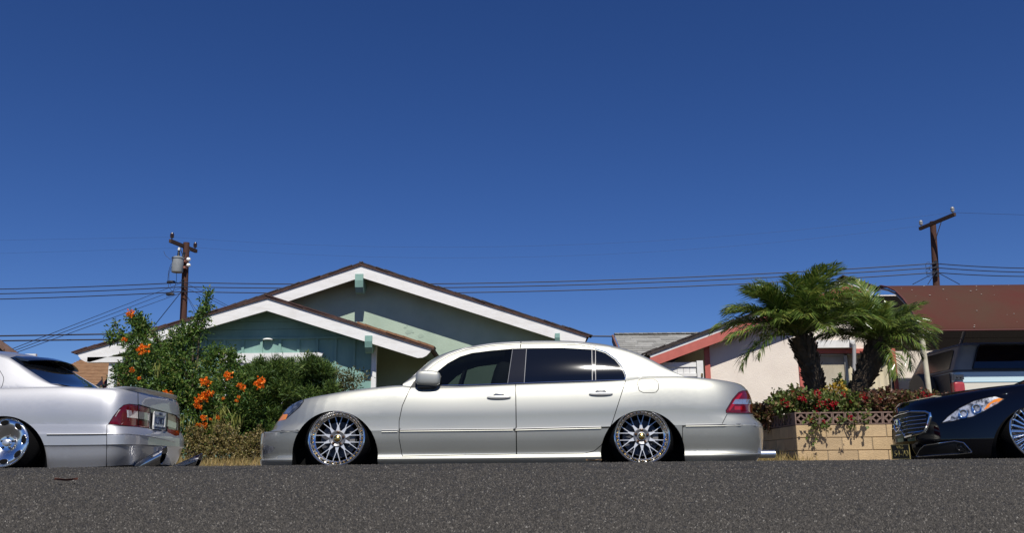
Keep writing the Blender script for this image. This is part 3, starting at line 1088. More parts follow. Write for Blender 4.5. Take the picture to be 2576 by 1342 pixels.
# ------------------------------------------------------------------ the cool silver sedan at the left, seen from its tail
def left_sedan():
    Y0, W = 9.0, 1.82
    yc = Y0 + W / 2
    xb = P(466, 1125, yc + 0.55).x - 0.035          # bumper end
    xd = P(449, 1070, yc + 0.55).x + 0.005         # body end
    car = thing('parked_car', 'cool silver lowered sedan at the left with lip spoiler and two big exhaust tips', 'car', (-6, yc, 0.03), 'cars parked along the kerb')
    zm = line_at([(-900, 1103), (-300, 1098), (94, 1094), (319, 1093), (480, 1091)], Y0)
    zt = line_at([(-900, 1030), (-700, 1004), (-520, 990), (-300, 982), (-100, 979), (0, 977), (144, 973.5), (260, 978), (330, 980.5), (380, 985)], Y0 + 0.09)
    zb = line_at([(-900, 1190), (-300, 1184), (112, 1181), (260, 1176), (334, 1168), (420, 1160)], Y0)
    xf = xb - 4.95
    rows = [('bm', 0.0, 0.20, xf + .1, xb - 0.12),
            ('bm', 0.02, 0.06, xf + .03, xb - 0.07, True),
            ('bm', 0.30, 0.026, xf + .01, xb - 0.035),
            ('bm', 0.62, 0.010, xf, xb - 0.012),
            ('bm', 0.68, 0.0, xf, xb, True),
            ('bm', 0.96, 0.0, xf, xb),
            ('mt', 0.0, 0.0, xf, xb - 0.004, True),
            ('mt', 0.06, 0.004, xf + .03, xb - 0.012),
            ('mt', 0.17, 0.008, xf + .05, xb - 0.04),
            ('mt', 0.21, 0.010, xf + .06, xd + 0.0, True),
            ('mt', 0.45, 0.010, xf + .08, xd - 0.005),
            ('mt', 0.66, 0.020, xf + .10, xd - 0.012),
            ('mt', 0.82, 0.040, xf + .13, xd - 0.02),
            ('mt', 0.93, 0.066, xf + .16, xd - 0.03),
            ('mt', 1.0, 0.10, xf + .22, xd - 0.05)]
    LB, NRR = 0.36, 4.2
    sh = lower_shell(Y0, W, zb, zm, zt, rows, (0.7, 2.4), (LB, NRR), crown=0.02, NS=120, NR=22)
    sil = [(-560, 978), (-430, 925), (-330, 897), (-220, 886), (-120, 884.5), (-40, 887), (0, 891), (24, 897), (45, 909), (76, 931), (106, 951), (128, 964), (150, 972), (175, 976.5)]
    def ys(px):
        return Y0 + float(np.interp(px, [-560, -430, -250, -40, 60, 175], [0.13, 0.25, 0.36, 0.36, 0.30, 0.15]))
    zr = line_at(sil, ys)
    q = [P(a, b, ys(a)).x for a, b in sil]
    cb = cabin_shell(Y0, W, lambda x: zt(x) - 0.004, zr, list(np.linspace(q[0], q[-1], 60)), ib=0.095, crown=0.055, tumble=0.5, shear=0.16)
    wheel_arch(sh, 10.6, 1153, 105, 105, Y0, car, M_VOID)
    wheel_arch(sh, -790, 1161, 105, 106, Y0, car, M_VOID)
    S2 = [M_SILVER2, M_GAP]
    rear = lambda c, n: c.x > -4.6
    wide = lambda c, n: c.x > -4.6 and n.dot(c - CAM) < 0
    L2 = [M_RED, M_GAP]
    # lamps on both ends of the tail
    tl = sh.part([(273, 1068), (284, 1050), (300, 1030), (311, 1020.5), (325, 1017.5), (347, 1020), (377, 1028.5), (375, 1078), (345, 1072)], 'taillight', L2, car, gap=0.8, filt=wide)
    tr_ = sh.part([(422, 1040), (444, 1048), (452, 1056), (452, 1097), (442, 1099), (420, 1089)], 'taillight', L2, car, gap=0.8, filt=wide)
    def facet(pts, name, m, parent, off=0.004, d=0.012):
        "thin plate that lies on the skin of the tail"
        hs = [sh.hit(a, b) for a, b in pts]
        v = [c + n * off for c, n in hs if c is not None]
        if len(v) > 2:
            n = hs[0][1]
            return MB().prism(v, n * -d).build(name, m, parent, smooth=False)
    facet([(299, 1032), (322, 1033), (323, 1051.5), (289, 1049)], 'clear_lens', M_CLEAR, tl)
    facet([(322, 1033), (346, 1036), (346, 1054), (323, 1051.5)], 'clear_lens', M_CLEAR, tl)
    facet([(348, 1036.5), (362, 1038.5), (362, 1056.5), (348, 1054.5)], 'clear_lens', mat('clear_lens_shade', (0.42, 0.40, 0.37), 0.2, 0.5, coat=1.0), tl)
    facet([(362, 1038.5), (376, 1041.5), (375, 1060), (362, 1056.5)], 'clear_lens', MATS['clear_lens_shade'], tl)
    strip(sh, [(347, 1021), (347.5, 1045), (346, 1071)], 0.0035, 'lamp_seam', M_GAP, tl, off=0.004, step=6)
    facet([(422, 1057.5), (443, 1065.5), (442, 1080), (421, 1074)], 'clear_lens', MATS['clear_lens_shade'], tr_)
    pp = sh.part([(379, 1030), (420, 1040.5), (419, 1088.5), (378, 1078)], 'plate_panel', [mat('grey_panel', (0.05, 0.05, 0.055), 0.25, 0.5, coat=1.0), M_GAP], car, gap=0.8, filt=wide)
    bp = sh.part(None, 'rear_bumper', S2, car, gap=0.8, polys=[[(269, 1070.5), (345, 1075), (376, 1081), (446, 1102), (600, 1110), (600, 1260), (266, 1260)]], filt=wide)
    tk = sh.part([(347, 985), (380, 988), (455, 1010), (455, 1046), (443, 1046), (420, 1038), (378, 1027), (347.5, 1018.5)], 'boot_lid', S2, car, gap=0.8, filt=wide)
    # licence plate with its frame
    c, n = sh.hit(394, 1060)
    n = Vector((n.x, n.y, 0)).normalized()
    t = Vector((-n.y, n.x, 0))
    if t.y < 0:
        t = -t
    zup = Vector((0, 0, 1))
    def pt(a, b, o):
        return c + t * a + zup * b + n * o
    B = Matrix((t, n, zup)).transposed()
    hw, hh = 0.152, 0.078
    pl = MB().box(pt(0, 0, 0.022), (2 * hw, 0.012, 2 * hh), B).build('licence_plate', mat('plate_white', (0.62, 0.63, 0.62), 0.4, coat=0.4), pp, smooth=False)
    M_INK = mat('plate_ink', (0.03, 0.05, 0.11), 0.5)
    M_FRAME = mat('plate_frame', (0.80, 0.80, 0.78), 0.3)
    fr = MB()
    for a, b, sx, sz in ((0, hh - 0.004, 2 * hw + 0.02, 0.034), (0, -hh + 0.004, 2 * hw + 0.02, 0.034), (-hw, 0, 0.02, 2 * hh), (hw, 0, 0.02, 2 * hh)):
        fr.box(pt(a, b, 0.031), (sx, 0.01, sz), B)
    frame = fr.build('plate_frame', M_FRAME, pp, smooth=False)
    text_part('lettering', 'LEXUS', 0.036, M_INK, pp, pt(0.0, hh - 0.005, 0.039), t, zup)
    text_part('lettering', 'WESTMINSTER', 0.034, M_INK, pp, pt(0.0, -hh + 0.005, 0.039), t, zup, width=2 * hw - 0.02)
    text_part('lettering', '1UMCI', 0.105, mat('plate_digits', (0.10, 0.13, 0.22), 0.5), pp, pt(0.0, -0.004, 0.031), t, zup, width=2 * hw - 0.05)
    # rear glass, its visor and the rear door edge
    up = lambda c, n: c.x > -5.9 and n.z > 0.12 and n.dot(c - CAM) < 0.3
    cb.part([(25, 901), (45, 912), (76, 933), (106, 953), (128, 966), (146, 973), (262, 984), (240, 968), (170, 934), (140, 917), (98, 902), (42, 896)], 'rear_window', [M_GLASS, M_BLACK], car, filt=lambda c, n: c.x > P(30, 900, 9.3).x - 0.05 and n.z > 0.1 and c.y > Y0 + 0.2)
    door = cb.part([(-115, 889), (-60, 894), (-20, 915), (0, 934), (8, 948), (9.5, 955), (6, 971), (-2, 984), (-115, 988)], 'rear_door', S2, car, gap=0.7)
    cb.part([(-330, 974), (-318, 938), (-290, 915), (-250, 903), (-190, 897), (-180, 972)], 'window', [M_GLASS], car)
    vis = []
    for k in range(13):
        u = k / 12
        yy = Y0 + 0.36 + (W - 0.72) * u
        vis.append(yy)
    xv = P(30, 897, Y0 + 0.34).x
    zv = zr(xv)
    mb = MB()
    sec = []
    for k, yy in enumerate(vis):
        e = abs(k - 6) / 6
        bump_ = 0.044 * (1 - e ** 2.2)
        x0 = xv - 0.03 + 0.10 * (1 - e * e)
        sec.append([(x0, yy, zv + bump_ + 0.004), (x0 + 0.12, yy, zv + bump_ + 0.004 - 0.01), (x0 + 0.20, yy, zv + bump_ - 0.035), (x0 + 0.19, yy, zv + bump_ - 0.045), (x0 + 0.0, yy, zv + bump_ - 0.02)])
    vs = [p for s in sec for p in s]
    fs = [(i * 5 + j, i * 5 + (j + 1) % 5, (i + 1) * 5 + (j + 1) % 5, (i + 1) * 5 + j) for i in range(12) for j in range(5)]
    fs += [(0, 1, 2, 3, 4), (60, 61, 62, 63, 64)]
    mb.add(vs, fs).build('roof_visor', mat('visor_black', (0.01, 0.01, 0.013), 0.12, coat=1.0), car)
    # lip spoiler along the boot edge
    sp, hw2, xe = [], W / 2 - 0.15, xd - 0.045
    N = 24
    for k in range(N + 1):
        a = math.pi * (k / N) - math.pi / 2
        yy = yc + hw2 * math.copysign(abs(math.sin(a)) ** (2 / NRR), a)
        xx = xe - (LB - 0.05) * (1 - max(0.0, math.cos(a)) ** (2 / NRR))
        e = min(1.0, 1.6 * math.cos(a))
        zz = zt(xe) + 0.012
        sp.append([(xx - 0.16, yy, zz - 0.012), (xx - 0.02, yy, zz + 0.03 * e), (xx + 0.022 * e, yy, zz + 0.026 * e), (xx + 0.022 * e, yy, zz + 0.012 * e), (xx - 0.01, yy, zz - 0.028)])
    vs = [p for s in sp for p in s]
    fs = [(i * 5 + j, i * 5 + (j + 1) % 5, (i + 1) * 5 + (j + 1) % 5, (i + 1) * 5 + j) for i in range(N) for j in range(5)]
    MB().add(vs, fs).build('lip_spoiler', M_SILVER2, car, angle=40)
    # mouldings
    strip(sh, [(118, 1094), (200, 1093.5), (268, 1093)], 0.006, 'side_moulding', M_SILVER2, car, off=0.002)
    strip(sh, [(270, 1093), (320, 1093), (345, 1095), (375, 1099), (410, 1106), (440, 1113)], 0.006, 'bumper_moulding', M_SILVER2, car, off=0.002, step=12)
    strip(sh, [(118, 1096.5), (200, 1096), (268, 1095.5)], 0.004, 'moulding_seam', M_GAP, car, off=0.001)
    # tow loop cover and exhaust tips
    for (p0, p1, Y) in (((340, 1185), (412, 1146), Y0 + 0.40), ((436, 1188), (501, 1161), yc + 0.50)):
        a, b = P(*p0, Y), P(*p1, Y)
        d = (b - a).normalized()
        side = Vector((0, 1, 0))
        upv = side.cross(d).normalized()
        if upv.z < 0:
            upv = -upv
        R_ = 0.066
        n = 28
        vs = []
        for ring, (s_, rr) in enumerate(((0.0, R_ * .8), (0.12, R_ * .98), (0.5, R_), (1.0, R_ * 1.06), (1.0, R_ * 0.98), (0.35, R_ * 0.9))):
            L = (b - a).length
            for k in range(n):
                an = 2 * math.pi * k / n
                cut = (0.06 * math.sin(an)) if ring in (3, 4) else 0.0
                vs.append(a + d * (L * s_ + cut) + side * (rr * math.cos(an)) + upv * (rr * math.sin(an)))
        fs = [(r * n + k, r * n + (k + 1) % n, (r + 1) * n + (k + 1) % n, (r + 1) * n + k) for r in range(5) for k in range(n)]
        ex = MB().add(vs, fs).build('exhaust_tip', mat('dark_chrome', (0.50, 0.50, 0.51), 0.12, 1.0), car, angle=50, fix=False)
        MB().add([a + d * ((b - a).length * 0.4) + side * (R_ * .92 * math.cos(2 * math.pi * k / n)) + upv * (R_ * .92 * math.sin(2 * math.pi * k / n)) for k in range(n)], [tuple(range(n))]).build('dark_bore', M_VOID, ex, fix=False)  # flat black disc standing in for the pipe's dark inside
    MB().box2((xf + 0.3, Y0 + 0.25, 0.06), (xb - 0.25, Y0 + W - 0.25, 0.3)).build('underbody', M_VOID, car, smooth=False)
    # antenna fin on the roof
    sh.finish('body', S2, car)
    cb.finish('roof', S2, car)
    for px, py in ((10.6, 1114), (-790, 1122)):
        make_wheel(car, P(px, py, Y0 + 0.03), 0.236, 0.318, math.radians(5), 'dish')
left_sedan()
# ------------------------------------------------------------------ the black sedan at the right, seen from its nose
def black_sedan():
    Y0, W = 9.0, 1.84
    yc = Y0 + W / 2
    xn = P(2262, 1072, yc).x
    car = thing('parked_car', 'glossy black lowered sedan with chrome slatted grille at the right', 'car', (xn + 2.4, yc, 0.03), 'cars parked along the kerb')
    zm = line_at([(2200, 1102), (2600, 1097), (3400, 1088)], Y0)
    zt = line_at([(2200, 1042), (2262, 1033), (2310, 1016), (2369, 1000), (2430, 990), (2500, 979), (2576, 969), (2700, 958), (2850, 952), (3300, 945), (3560, 940)], Y0 + 0.08)
    zb = lambda x: 0.11
    xr = xn + 4.95
    rows = [('bm', 0.0, 0.18, xn + 0.12, xr - .1),
            ('bm', 0.03, 0.05, xn + 0.05, xr - .04, True),
            ('bm', 0.25, 0.02, xn + 0.02, xr - .02),
            ('bm', 0.55, 0.008, xn + 0.0, xr),
            ('bm', 0.85, 0.0, xn - 0.005, xr),
            ('mt', 0.0, 0.0, xn - 0.005, xr),
            ('mt', 0.25, 0.006, xn + 0.0, xr - .01),
            ('mt', 0.5, 0.016, xn + 0.01, xr - .03),
            ('mt', 0.75, 0.034, xn + 0.025, xr - .05),
            ('mt', 0.90, 0.06, xn + 0.045, xr - .07),
            ('mt', 1.0, 0.105, xn + 0.085, xr - .1)]
    sh = lower_shell(Y0, W, zb, zm, zt, rows, (0.92, 2.15), (0.6, 2.5), crown=0.035, NF=30, NS=120)
    sil = [(2690, 958), (2760, 925), (2850, 890), (2960, 868), (3080, 860), (3200, 866), (3320, 890), (3440, 935)]
    ys = lambda px: Y0 + 0.28
    zr = line_at(sil, ys)
    q = [P(a, b, ys(a)).x for a, b in sil]
    cb = cabin_shell(Y0, W, lambda x: zt(x) - 0.004, zr, list(np.linspace(q[0], q[-1], 40)), ib=0.095)
    wheel_arch(sh, 2611, 1128, 107, 108, Y0, car, M_VOID)
    wheel_arch(sh, 3360, 1120, 107, 108, Y0, car, M_VOID)
    B2 = [M_BLACKPAINT, M_GAP]
    front = lambda c, n: c.x < xn + 1.2 and n.dot(c - CAM) < 0 and n.x < 0.05
    gr = [(2246, 1052), (2262, 1044), (2295, 1036.5), (2330, 1037), (2341, 1041), (2342, 1049), (2335, 1075), (2328, 1088), (2280, 1102), (2243, 1108), (2239, 1104)]
    g = sh.part(gr, 'grille', [mat('grille_black', (0.006, 0.006, 0.008), 0.35)], car, filt=front, off=-0.012)
    gp = []
    for a, b in gr:
        co, no = sh.hit(a, b)
        if co is not None:
            gp.append((a, b))
    strip(sh, gp[2:9], 0.021, 'grille_frame', M_CHROME, g, off=0.004, step=8, n=8, squash=0.7)
    strip(sh, gp[8:] + gp[:3], 0.007, 'grille_frame', M_CHROME, g, off=0.004, step=8)
    for (a, b), (c, d) in (((2250, 1058.5), (2330, 1046)), ((2247, 1069), (2331, 1055.5)), ((2245, 1079.5), (2330, 1065)), ((2243, 1090), (2329, 1075)), ((2242, 1100), (2326, 1085))):
        mid = ((a + c) / 2, (b + d) / 2 - 2.0)
        strip(sh, [(a, b), mid, (c, d)], 0.0055, 'grille_slat', M_CHROME, g, off=0.0, step=10)
    # round badge with its upright wedge
    c, n = sh.hit(2264, 1072)
    n = Vector((-1, -0.05, 0.1)).normalized()
    u = Vector((0, 1, 0))
    v = u.cross(n).normalized()
    if v.z < 0:
        v = -v
    ringp = [c + n * 0.03 + u * (0.072 * math.cos(2 * math.pi * k / 28)) + v * (0.062 * math.sin(2 * math.pi * k / 28)) for k in range(29)]
    em = MB().tube(ringp, 0.008, 8, caps=False).build('emblem', M_CHROME, g)
    MB().prism([c + n * 0.02 + u * a + v * b for a, b in ((-0.02, 0.062), (0.02, 0.062), (0.005, 0.0), (-0.005, 0.0))], n * 0.014).build('emblem_wedge', M_CHROME, em, smooth=False)
    # headlight with reflectors behind a clear cover
    hlp = [(2369, 1066), (2385.5, 1048), (2413, 1028), (2449, 1010), (2485, 1001), (2504, 998), (2527, 1005), (2513, 1015), (2475, 1036), (2449, 1049), (2395, 1061)]
    hl = sh.part(hlp, 'headlight', [mat('lamp_dark', (0.10, 0.105, 0.11), 0.2, 0.5, coat=1.0, col2=(0.80, 0.80, 0.80), nscale=22, lo=0.42, hi=0.58), M_CHROME], car, gap=0.9)
    def on(px, py, off=0.004):
        co, no = sh.hit(px, py)
        return co + no * off, no
    MB().prism([on(a, b)[0] for a, b in ((2475, 1033), (2484, 1019), (2500, 1007), (2512, 1003), (2523, 1005), (2508, 1015))], (0, 0.012, 0)).build('turn_signal', M_AMBER, hl, smooth=False)
    MB().prism([on(a, b)[0] for a, b in ((2372, 1064), (2386, 1050), (2393, 1047), (2391, 1058))], (0, 0.012, 0)).build('running_light', mat('lamp_white', (0.8, 0.8, 0.8), 0.15, 0.3, coat=1.0), hl, smooth=False)
    for px, py, r in ((2424, 1043, 0.045), (2457, 1030, 0.045)):
        co, no = on(px, py, 0.0)
        MB().lathe([(r, 0.0), (r, 0.012), (r * .85, 0.012), (r * .6, 0.0), (r * .3, -0.01), (0.001, -0.004)], co, no, 24).build('reflector', M_CHROME, hl, angle=60)
    # lower intake with fog lamp
    ik = [(2305, 1150), (2314, 1133), (2326, 1122), (2402, 1111), (2424, 1115), (2445, 1138), (2438, 1143)]
    it = sh.part(ik, 'air_intake', [mat('intake_black', (0.004, 0.004, 0.005), 0.4)], car)
    strip(sh, ik[0:6], 0.005, 'intake_trim', M_CHROME, it, off=0.004, step=8)
    strip(sh, [(2306, 1150), (2360, 1146), (2410, 1143), (2446, 1139)], 0.012, 'intake_trim', M_CHROME, it, off=0.004, step=8, squash=0.6)
    co, no = on(2417.5, 1125.5, 0.0)
    MB().lathe([(0.044, -0.01), (0.044, 0.008), (0.037, 0.008), (0.03, -0.006), (0.001, 0.002)], co, no, 24).build('fog_lamp', mat('fog_glass', (0.06, 0.06, 0.07), 0.06, 0.9, coat=1.0), it, angle=60)
    # dark yellow on black plate
    c, n = sh.hit(2269, 1138)
    n = Vector((-0.975, -0.22, 0)).normalized()
    t = Vector((n.y, -n.x, 0))
    if t.y > 0:
        t = -t
    zup = Vector((0, 0, 1))
    B = Matrix((t, n, zup)).transposed()
    pc = c + n * 0.035 + Vector((0.0, -0.05, 0))
    pl = MB().box(pc, (0.31, 0.012, 0.155), B).build('licence_plate', mat('plate_black', (0.012, 0.012, 0.010), 0.5), car, smooth=False)
    M_Y = mat('plate_yellow', (0.45, 0.36, 0.12), 0.5)
    fr = MB()
    for a, b, sx, sz in ((0, 0.073, 0.31, 0.008), (0, -0.073, 0.31, 0.008), (-0.151, 0, 0.008, 0.14), (0.151, 0, 0.008, 0.14)):
        fr.box(pc + t * a + zup * b + n * 0.007, (sx, 0.006, sz), B)
    fr.build('plate_frame', M_Y, pl, smooth=False)
    text_part('lettering', 'VAG', 0.055, M_Y, pl, pc + n * 0.009 + zup * 0.042, t, zup)
    text_part('lettering', '54-70', 0.088, M_Y, pl, pc + n * 0.009 - zup * 0.022 + t * 0.01, t, zup, width=0.24)
    cb.part([(2790, 955), (2810, 925), (2870, 892), (2960, 876), (3080, 872), (3080, 948)], 'window', [M_GLASS], car)
    cb.part([(3090, 948), (3090, 872), (3200, 876), (3290, 900), (3330, 930), (3330, 946)], 'window', [M_GLASS], car)
    MB().box2((xn + 0.35, Y0 + 0.25, 0.10), (xr - 0.35, Y0 + W - 0.25, 0.3)).build('underbody', M_VOID, car, smooth=False)
    sh.finish('body', B2, car)
    cb.finish('roof', B2, car)
    for px, py in ((2612, 1087), (3360, 1078)):
        make_wheel(car, P(px, py, Y0 + 0.03), 0.272, 0.33, math.radians(6), 'wire')
black_sedan()
# ------------------------------------------------------------------ houses
M_WHITE = mat('weathered_white_paint', (0.80, 0.79, 0.77), 0.6, col2=(0.60, 0.57, 0.53), nscale=3.0, ndetail=10, stretch=(1, 1, 5), lo=0.45, hi=0.9, bump=0.15, bscale=40)
M_TRIM = mat('white_trim', (0.78, 0.78, 0.76), 0.55, col2=(0.66, 0.65, 0.62), nscale=6)
M_GREEN = mat('pale_green_stucco', (0.42, 0.52, 0.41), 0.85, col2=(0.32, 0.415, 0.325), nscale=1.4, ndetail=9, bump=0.35, bscale=55, lo=0.4, hi=0.8)
M_TEAL = mat('teal_green_siding', (0.24, 0.40, 0.345), 0.7, col2=(0.17, 0.31, 0.27), nscale=2.2, ndetail=9, stretch=(1, 1, 0.35), bump=0.15, bscale=40)
M_ROOFDARK = mat('maroon_roof_edge', (0.045, 0.022, 0.020), 0.85, col2=(0.09, 0.045, 0.035), nscale=9, bump=0.3)
M_SHINGLE = mat('dark_shingle', (0.028, 0.022, 0.022), 0.9, col2=(0.07, 0.055, 0.05), nscale=25, bump=0.4)
M_TILE = mat('brown_shingle', (0.27, 0.135, 0.065), 0.85, col2=(0.16, 0.075, 0.04), nscale=12, bump=0.3)
M_PANE = mat('window_pane', (0.02, 0.025, 0.03), 0.05, spec=0.6)
M_SOFFIT = mat('soffit', (0.20, 0.26, 0.21), 0.8, col2=(0.15, 0.2, 0.17), nscale=3)

def rake(parent, A, B, Yf, h, t, depth, mf, mr, ms, round_end=True, over=0.03):
    "one slope of a gable: barge board, roof slab above it and soffit below the slab; A apex top, B end top (front plane)"
    d = (B - A)
    d.y = 0
    L = d.length
    d.normalize()
    up = Vector((0, 1, 0)).cross(d)
    if up.z < 0:
        up = -up
    A = Vector((A.x, Yf, A.z))
    B = Vector((B.x, Yf, B.z))
    a2 = A + Vector((0, 0, -h / max(0.3, abs(up.z))))
    if round_end:
        e = [B - up * h * 0.25 - d * 0.01, B - up * h * 0.6 - d * 0.05, B - up * h * 0.85 - d * 0.11, B - up * h - d * 0.2]
    else:
        e = [B - up * h]
    fb = MB().prism([A, B] + e + [a2], (0, 0.045, 0)).build('fascia_board', mf, parent, smooth=False)
    Bo = B + d * 0.05
    y0 = Vector((0, -over, 0))
    rf = MB().prism([A + y0, Bo + y0, Bo + up * t + y0, A + up * t / up.z * 1.0 * 0 + Vector((0, 0, t / up.z)) + y0], (0, depth, 0)).build('roof', mr, parent, smooth=False)
    MB().prism([A + Vector((0, 0.05, -0.012)), B - d * 0.05 + Vector((0, 0.05, -0.012)), B - d * 0.05 + Vector((0, 0.05, -0.03)), A + Vector((0, 0.05, -0.03))], (0, depth - 0.1, 0)).build('soffit', ms, parent, smooth=False)
    return rf, A + Vector((0, 0, t / up.z)), Bo + up * t, d, up

_shm = {}
def edge_shingles(roof, A, B, d, up, Yf, m, n, key, th=0.022, w=0.30, jit=0.012, s0=0.0, s1=1.0, wid=0.34):
    "single shingles along the edge of the roof, each slightly out of line"
    if key not in _shm:
        mb = MB().box((0, wid / 2, th / 2), (w, wid, th))
        ob = mb.build('shingle', m, None, smooth=False)
        _shm[key] = ob.data
        bpy.data.objects.remove(ob)
    L = (B - A).length
    for k in range(n):
        s = L * (s0 + (s1 - s0) * (k + 0.5) / n) + random.uniform(-.02, .02)
        p = A + d * s + up * (0.002 + random.uniform(0, jit)) + Vector((0, -0.035 + random.uniform(-.012, .012) , 0))
        o = bpy.data.objects.new('shingle', _shm[key])
        ang = math.atan2(-d.z, d.x)
        if d.x < 0:
            ang = math.atan2(d.z, -d.x)
        o.rotation_euler = (0, ang + random.uniform(0.01, 0.06) * (1 if d.x > 0 else -1), random.uniform(-.04, .04))
        o.location = p
        link(o)
        o.parent = roof
        o.matrix_parent_inverse = Matrix.Identity(4)

def bracket(parent, px0, px1, pytop, pybot, Yf, depth, m):
    "curved outlooker block under the barge board"
    x0, x1 = P(px0, pytop, Yf).x, P(px1, pytop, Yf).x
    zt_, zb_ = P(px0, pytop, Yf).z, P(px0, pybot, Yf).z
    h = zt_ - zb_
    prof = [(Yf - 0.05, zt_), (Yf - 0.06, zt_ - h * .35), (Yf - 0.03, zt_ - h * .7), (Yf + 0.05, zt_ - h * .95), (Yf + 0.10, zb_), (Yf + 0.14, zb_), (Yf + depth, zt_ - h * .45), (Yf + depth, zt_)]
    return MB().prism([Vector((x0, y, z)) for y, z in prof], (x1 - x0, 0, 0)).build('bracket', m, parent, smooth=False)

def green_house():
    Y1, Y2 = 17.5, 19.5
    W1, W2 = Y1 + 0.40, Y2 + 0.48
    zg = 0.28
    h = thing('house', 'pale green house with two white edged gables behind the middle car', 'house', (-2.5, Y2 + 2, zg))
    # main gable
    A, B = P(908.8, 668.5, Y2), P(1476, 848, Y2)
    C = Vector((2 * A.x - B.x, Y2, B.z))
    rf, a, b, d, up = rake(h, A, B, Y2, 0.25, 0.04, 7.0, M_WHITE, M_ROOFDARK, M_SOFFIT, round_end=False)
    edge_shingles(rf, a, b, d, up, Y2, M_SHINGLE, 26, 'dark')
    rf, a, b, d, up = rake(h, A, C, Y2, 0.25, 0.04, 7.0, M_WHITE, M_ROOFDARK, M_SOFFIT, round_end=False)
    edge_shingles(rf, a, b, d, up, Y2, M_SHINGLE, 22, 'dark')
    zw = lambda x: A.z - 0.06 - abs(x - A.x) * (A.z - B.z) / (B.x - A.x)
    xl, xr = max(C.x + 0.5, P(352, 900, W2).x), P(1440, 900, W2).x
    MB().prism([Vector((xl, W2, zg)), Vector((xr, W2, zg)), Vector((xr, W2, zw(xr))), Vector((A.x, W2, zw(A.x))), Vector((xl, W2, zw(xl)))], (0, 0.2, 0)).build('wall', M_GREEN, h, smooth=False)
    MB().box2((xr - 0.2, W2 + 0.2, zg), (xr, W2 + 6, zw(xr) - 0.05)).build('wall', M_GREEN, h, smooth=False)
    MB().box2((xl, W2 + 0.2, zg), (xl + 0.2, W2 + 6, zw(xl) - 0.05)).build('wall', M_GREEN, h, smooth=False)
    # ragged patch of lifted paint
    c = P(1034, 838, W2)
    rr = random.Random(4)
    for k in range(8):
        q = c + Vector((rr.gauss(0, .13), 0, rr.gauss(0, .09)))
        s = rr.uniform(.02, .07)
        pts = [q + Vector((math.cos(i * 1.05) * s * rr.uniform(.5, 1.3), -0.003 - 0.0004 * k, math.sin(i * 1.05) * s * rr.uniform(.4, 1.1))) for i in range(6)]
        MB().prism(pts, (0, 0.0025, 0)).build('paint_flake', mat('bare_stucco', (0.33, 0.42, 0.33), 0.9, col2=(0.38, 0.47, 0.38), nscale=20), h, smooth=False)
    bracket(h, 894.5, 914.5, 691, 738, Y2, 0.55, M_TEAL)
    bracket(h, 1396, 1408, 840, 872, Y2, 0.55, M_TEAL)
    # front wing
    A, B, C = P(673, 751, Y1), P(1085, 880, Y1), P(194.5, 890, Y1)
    rf, a, b, d, up = rake(h, A, B, Y1, 0.235, 0.036, 2.62, M_WHITE, M_ROOFDARK, M_SOFFIT)
    edge_shingles(rf, a, b, d, up, Y1, M_ROOFDARK, 11, 'maroon', s0=0.0, s1=0.55, jit=0.004)
    edge_shingles(rf, a, b, d, up, Y1, M_TILE, 10, 'tile', th=0.04, w=0.21, s0=0.55, s1=0.99, jit=0.01)
    rf, a, b, d, up = rake(h, A, C, Y1, 0.235, 0.036, 2.62, M_WHITE, M_ROOFDARK, M_SOFFIT)
    edge_shingles(rf, a, b, d, up, Y1, M_ROOFDARK, 22, 'maroon', jit=0.004)
    sl = (A.z - B.z) / (B.x - A.x)
    sl2 = (A.z - C.z) / (A.x - C.x)
    zw = lambda x: A.z - 0.05 - ((x - A.x) * sl if x > A.x else (A.x - x) * sl2)
    xl, xr = P(330, 900, W1).x, P(940, 900, W1).x
    zl = P(673, 855, W1).z                       # ledger: boards above, board and batten below
    # lower wall
    MB().box2((xl, W1 + 0.02, zg), (xr, W1 + 0.2, zl)).build('wall', M_TEAL, h, smooth=False)
    # gable boards, one above the other
    z = zl + 0.045
    while z < zw(A.x) - 0.02:
        z2 = min(z + 0.155, zw(A.x) - 0.005)
        def span(zz):
            return max(xl, A.x - (A.z - 0.05 - zz) / sl2), min(xr, A.x + (A.z - 0.05 - zz) / sl)
        l0, r0 = span(z)
        l1, r1 = span(z2)
        o = 0.006
        v = [(l0, W1, z + 0.004), (r0, W1, z + 0.004), (r1, W1 + 0.012, z2), (l1, W1 + 0.012, z2), (l0, W1 + 0.05, z + 0.004), (r0, W1 + 0.05, z + 0.004), (r1, W1 + 0.05, z2), (l1, W1 + 0.05, z2)]
        MB().add(v, [(0, 1, 2, 3), (5, 4, 7, 6), (0, 4, 5, 1), (3, 2, 6, 7), (1, 5, 6, 2), (0, 3, 7, 4)]).build('gable_board', M_TEAL, h, smooth=False)
        z += 0.155
    MB().box2((xl, W1 - 0.03, zl), (xr, W1 + 0.05, zl + 0.042)).build('ledger_board', M_TEAL, h, smooth=False)
    for k in range(-8, 8):
        px = 609.5 + k * 46.8
        if 338 < px < 928:
            x = P(px, 900, W1).x
            zb0 = P(680, 893, W1).z - 0.02 if 555 < px < 808 else zg
            MB().box2((x - 0.024, W1 - 0.012, zb0), (x + 0.024, W1 + 0.02, zl)).build('batten', M_TEAL, h, smooth=False)
    x = P(941, 900, W1).x
    MB().box2((x - 0.045, W1 - 0.035, zg), (x + 0.05, W1 + 0.06, zl + 0.1)).build('corner_post', M_TRIM, h, smooth=False)
    x = P(300, 940, W1).x
    MB().box2((x - 0.065, W1 - 0.35, zg - .1), (x + 0.065, W1 - 0.22, P(300, 912, Y1).z)).build('corner_post', M_TRIM, h, smooth=False)
    MB().box2((C.x + 0.2, W1 - 0.4, P(300, 912, Y1).z), (xl, W1 - 0.28, P(300, 905, Y1).z + 0.05)).build('beam', M_TRIM, h, smooth=False)
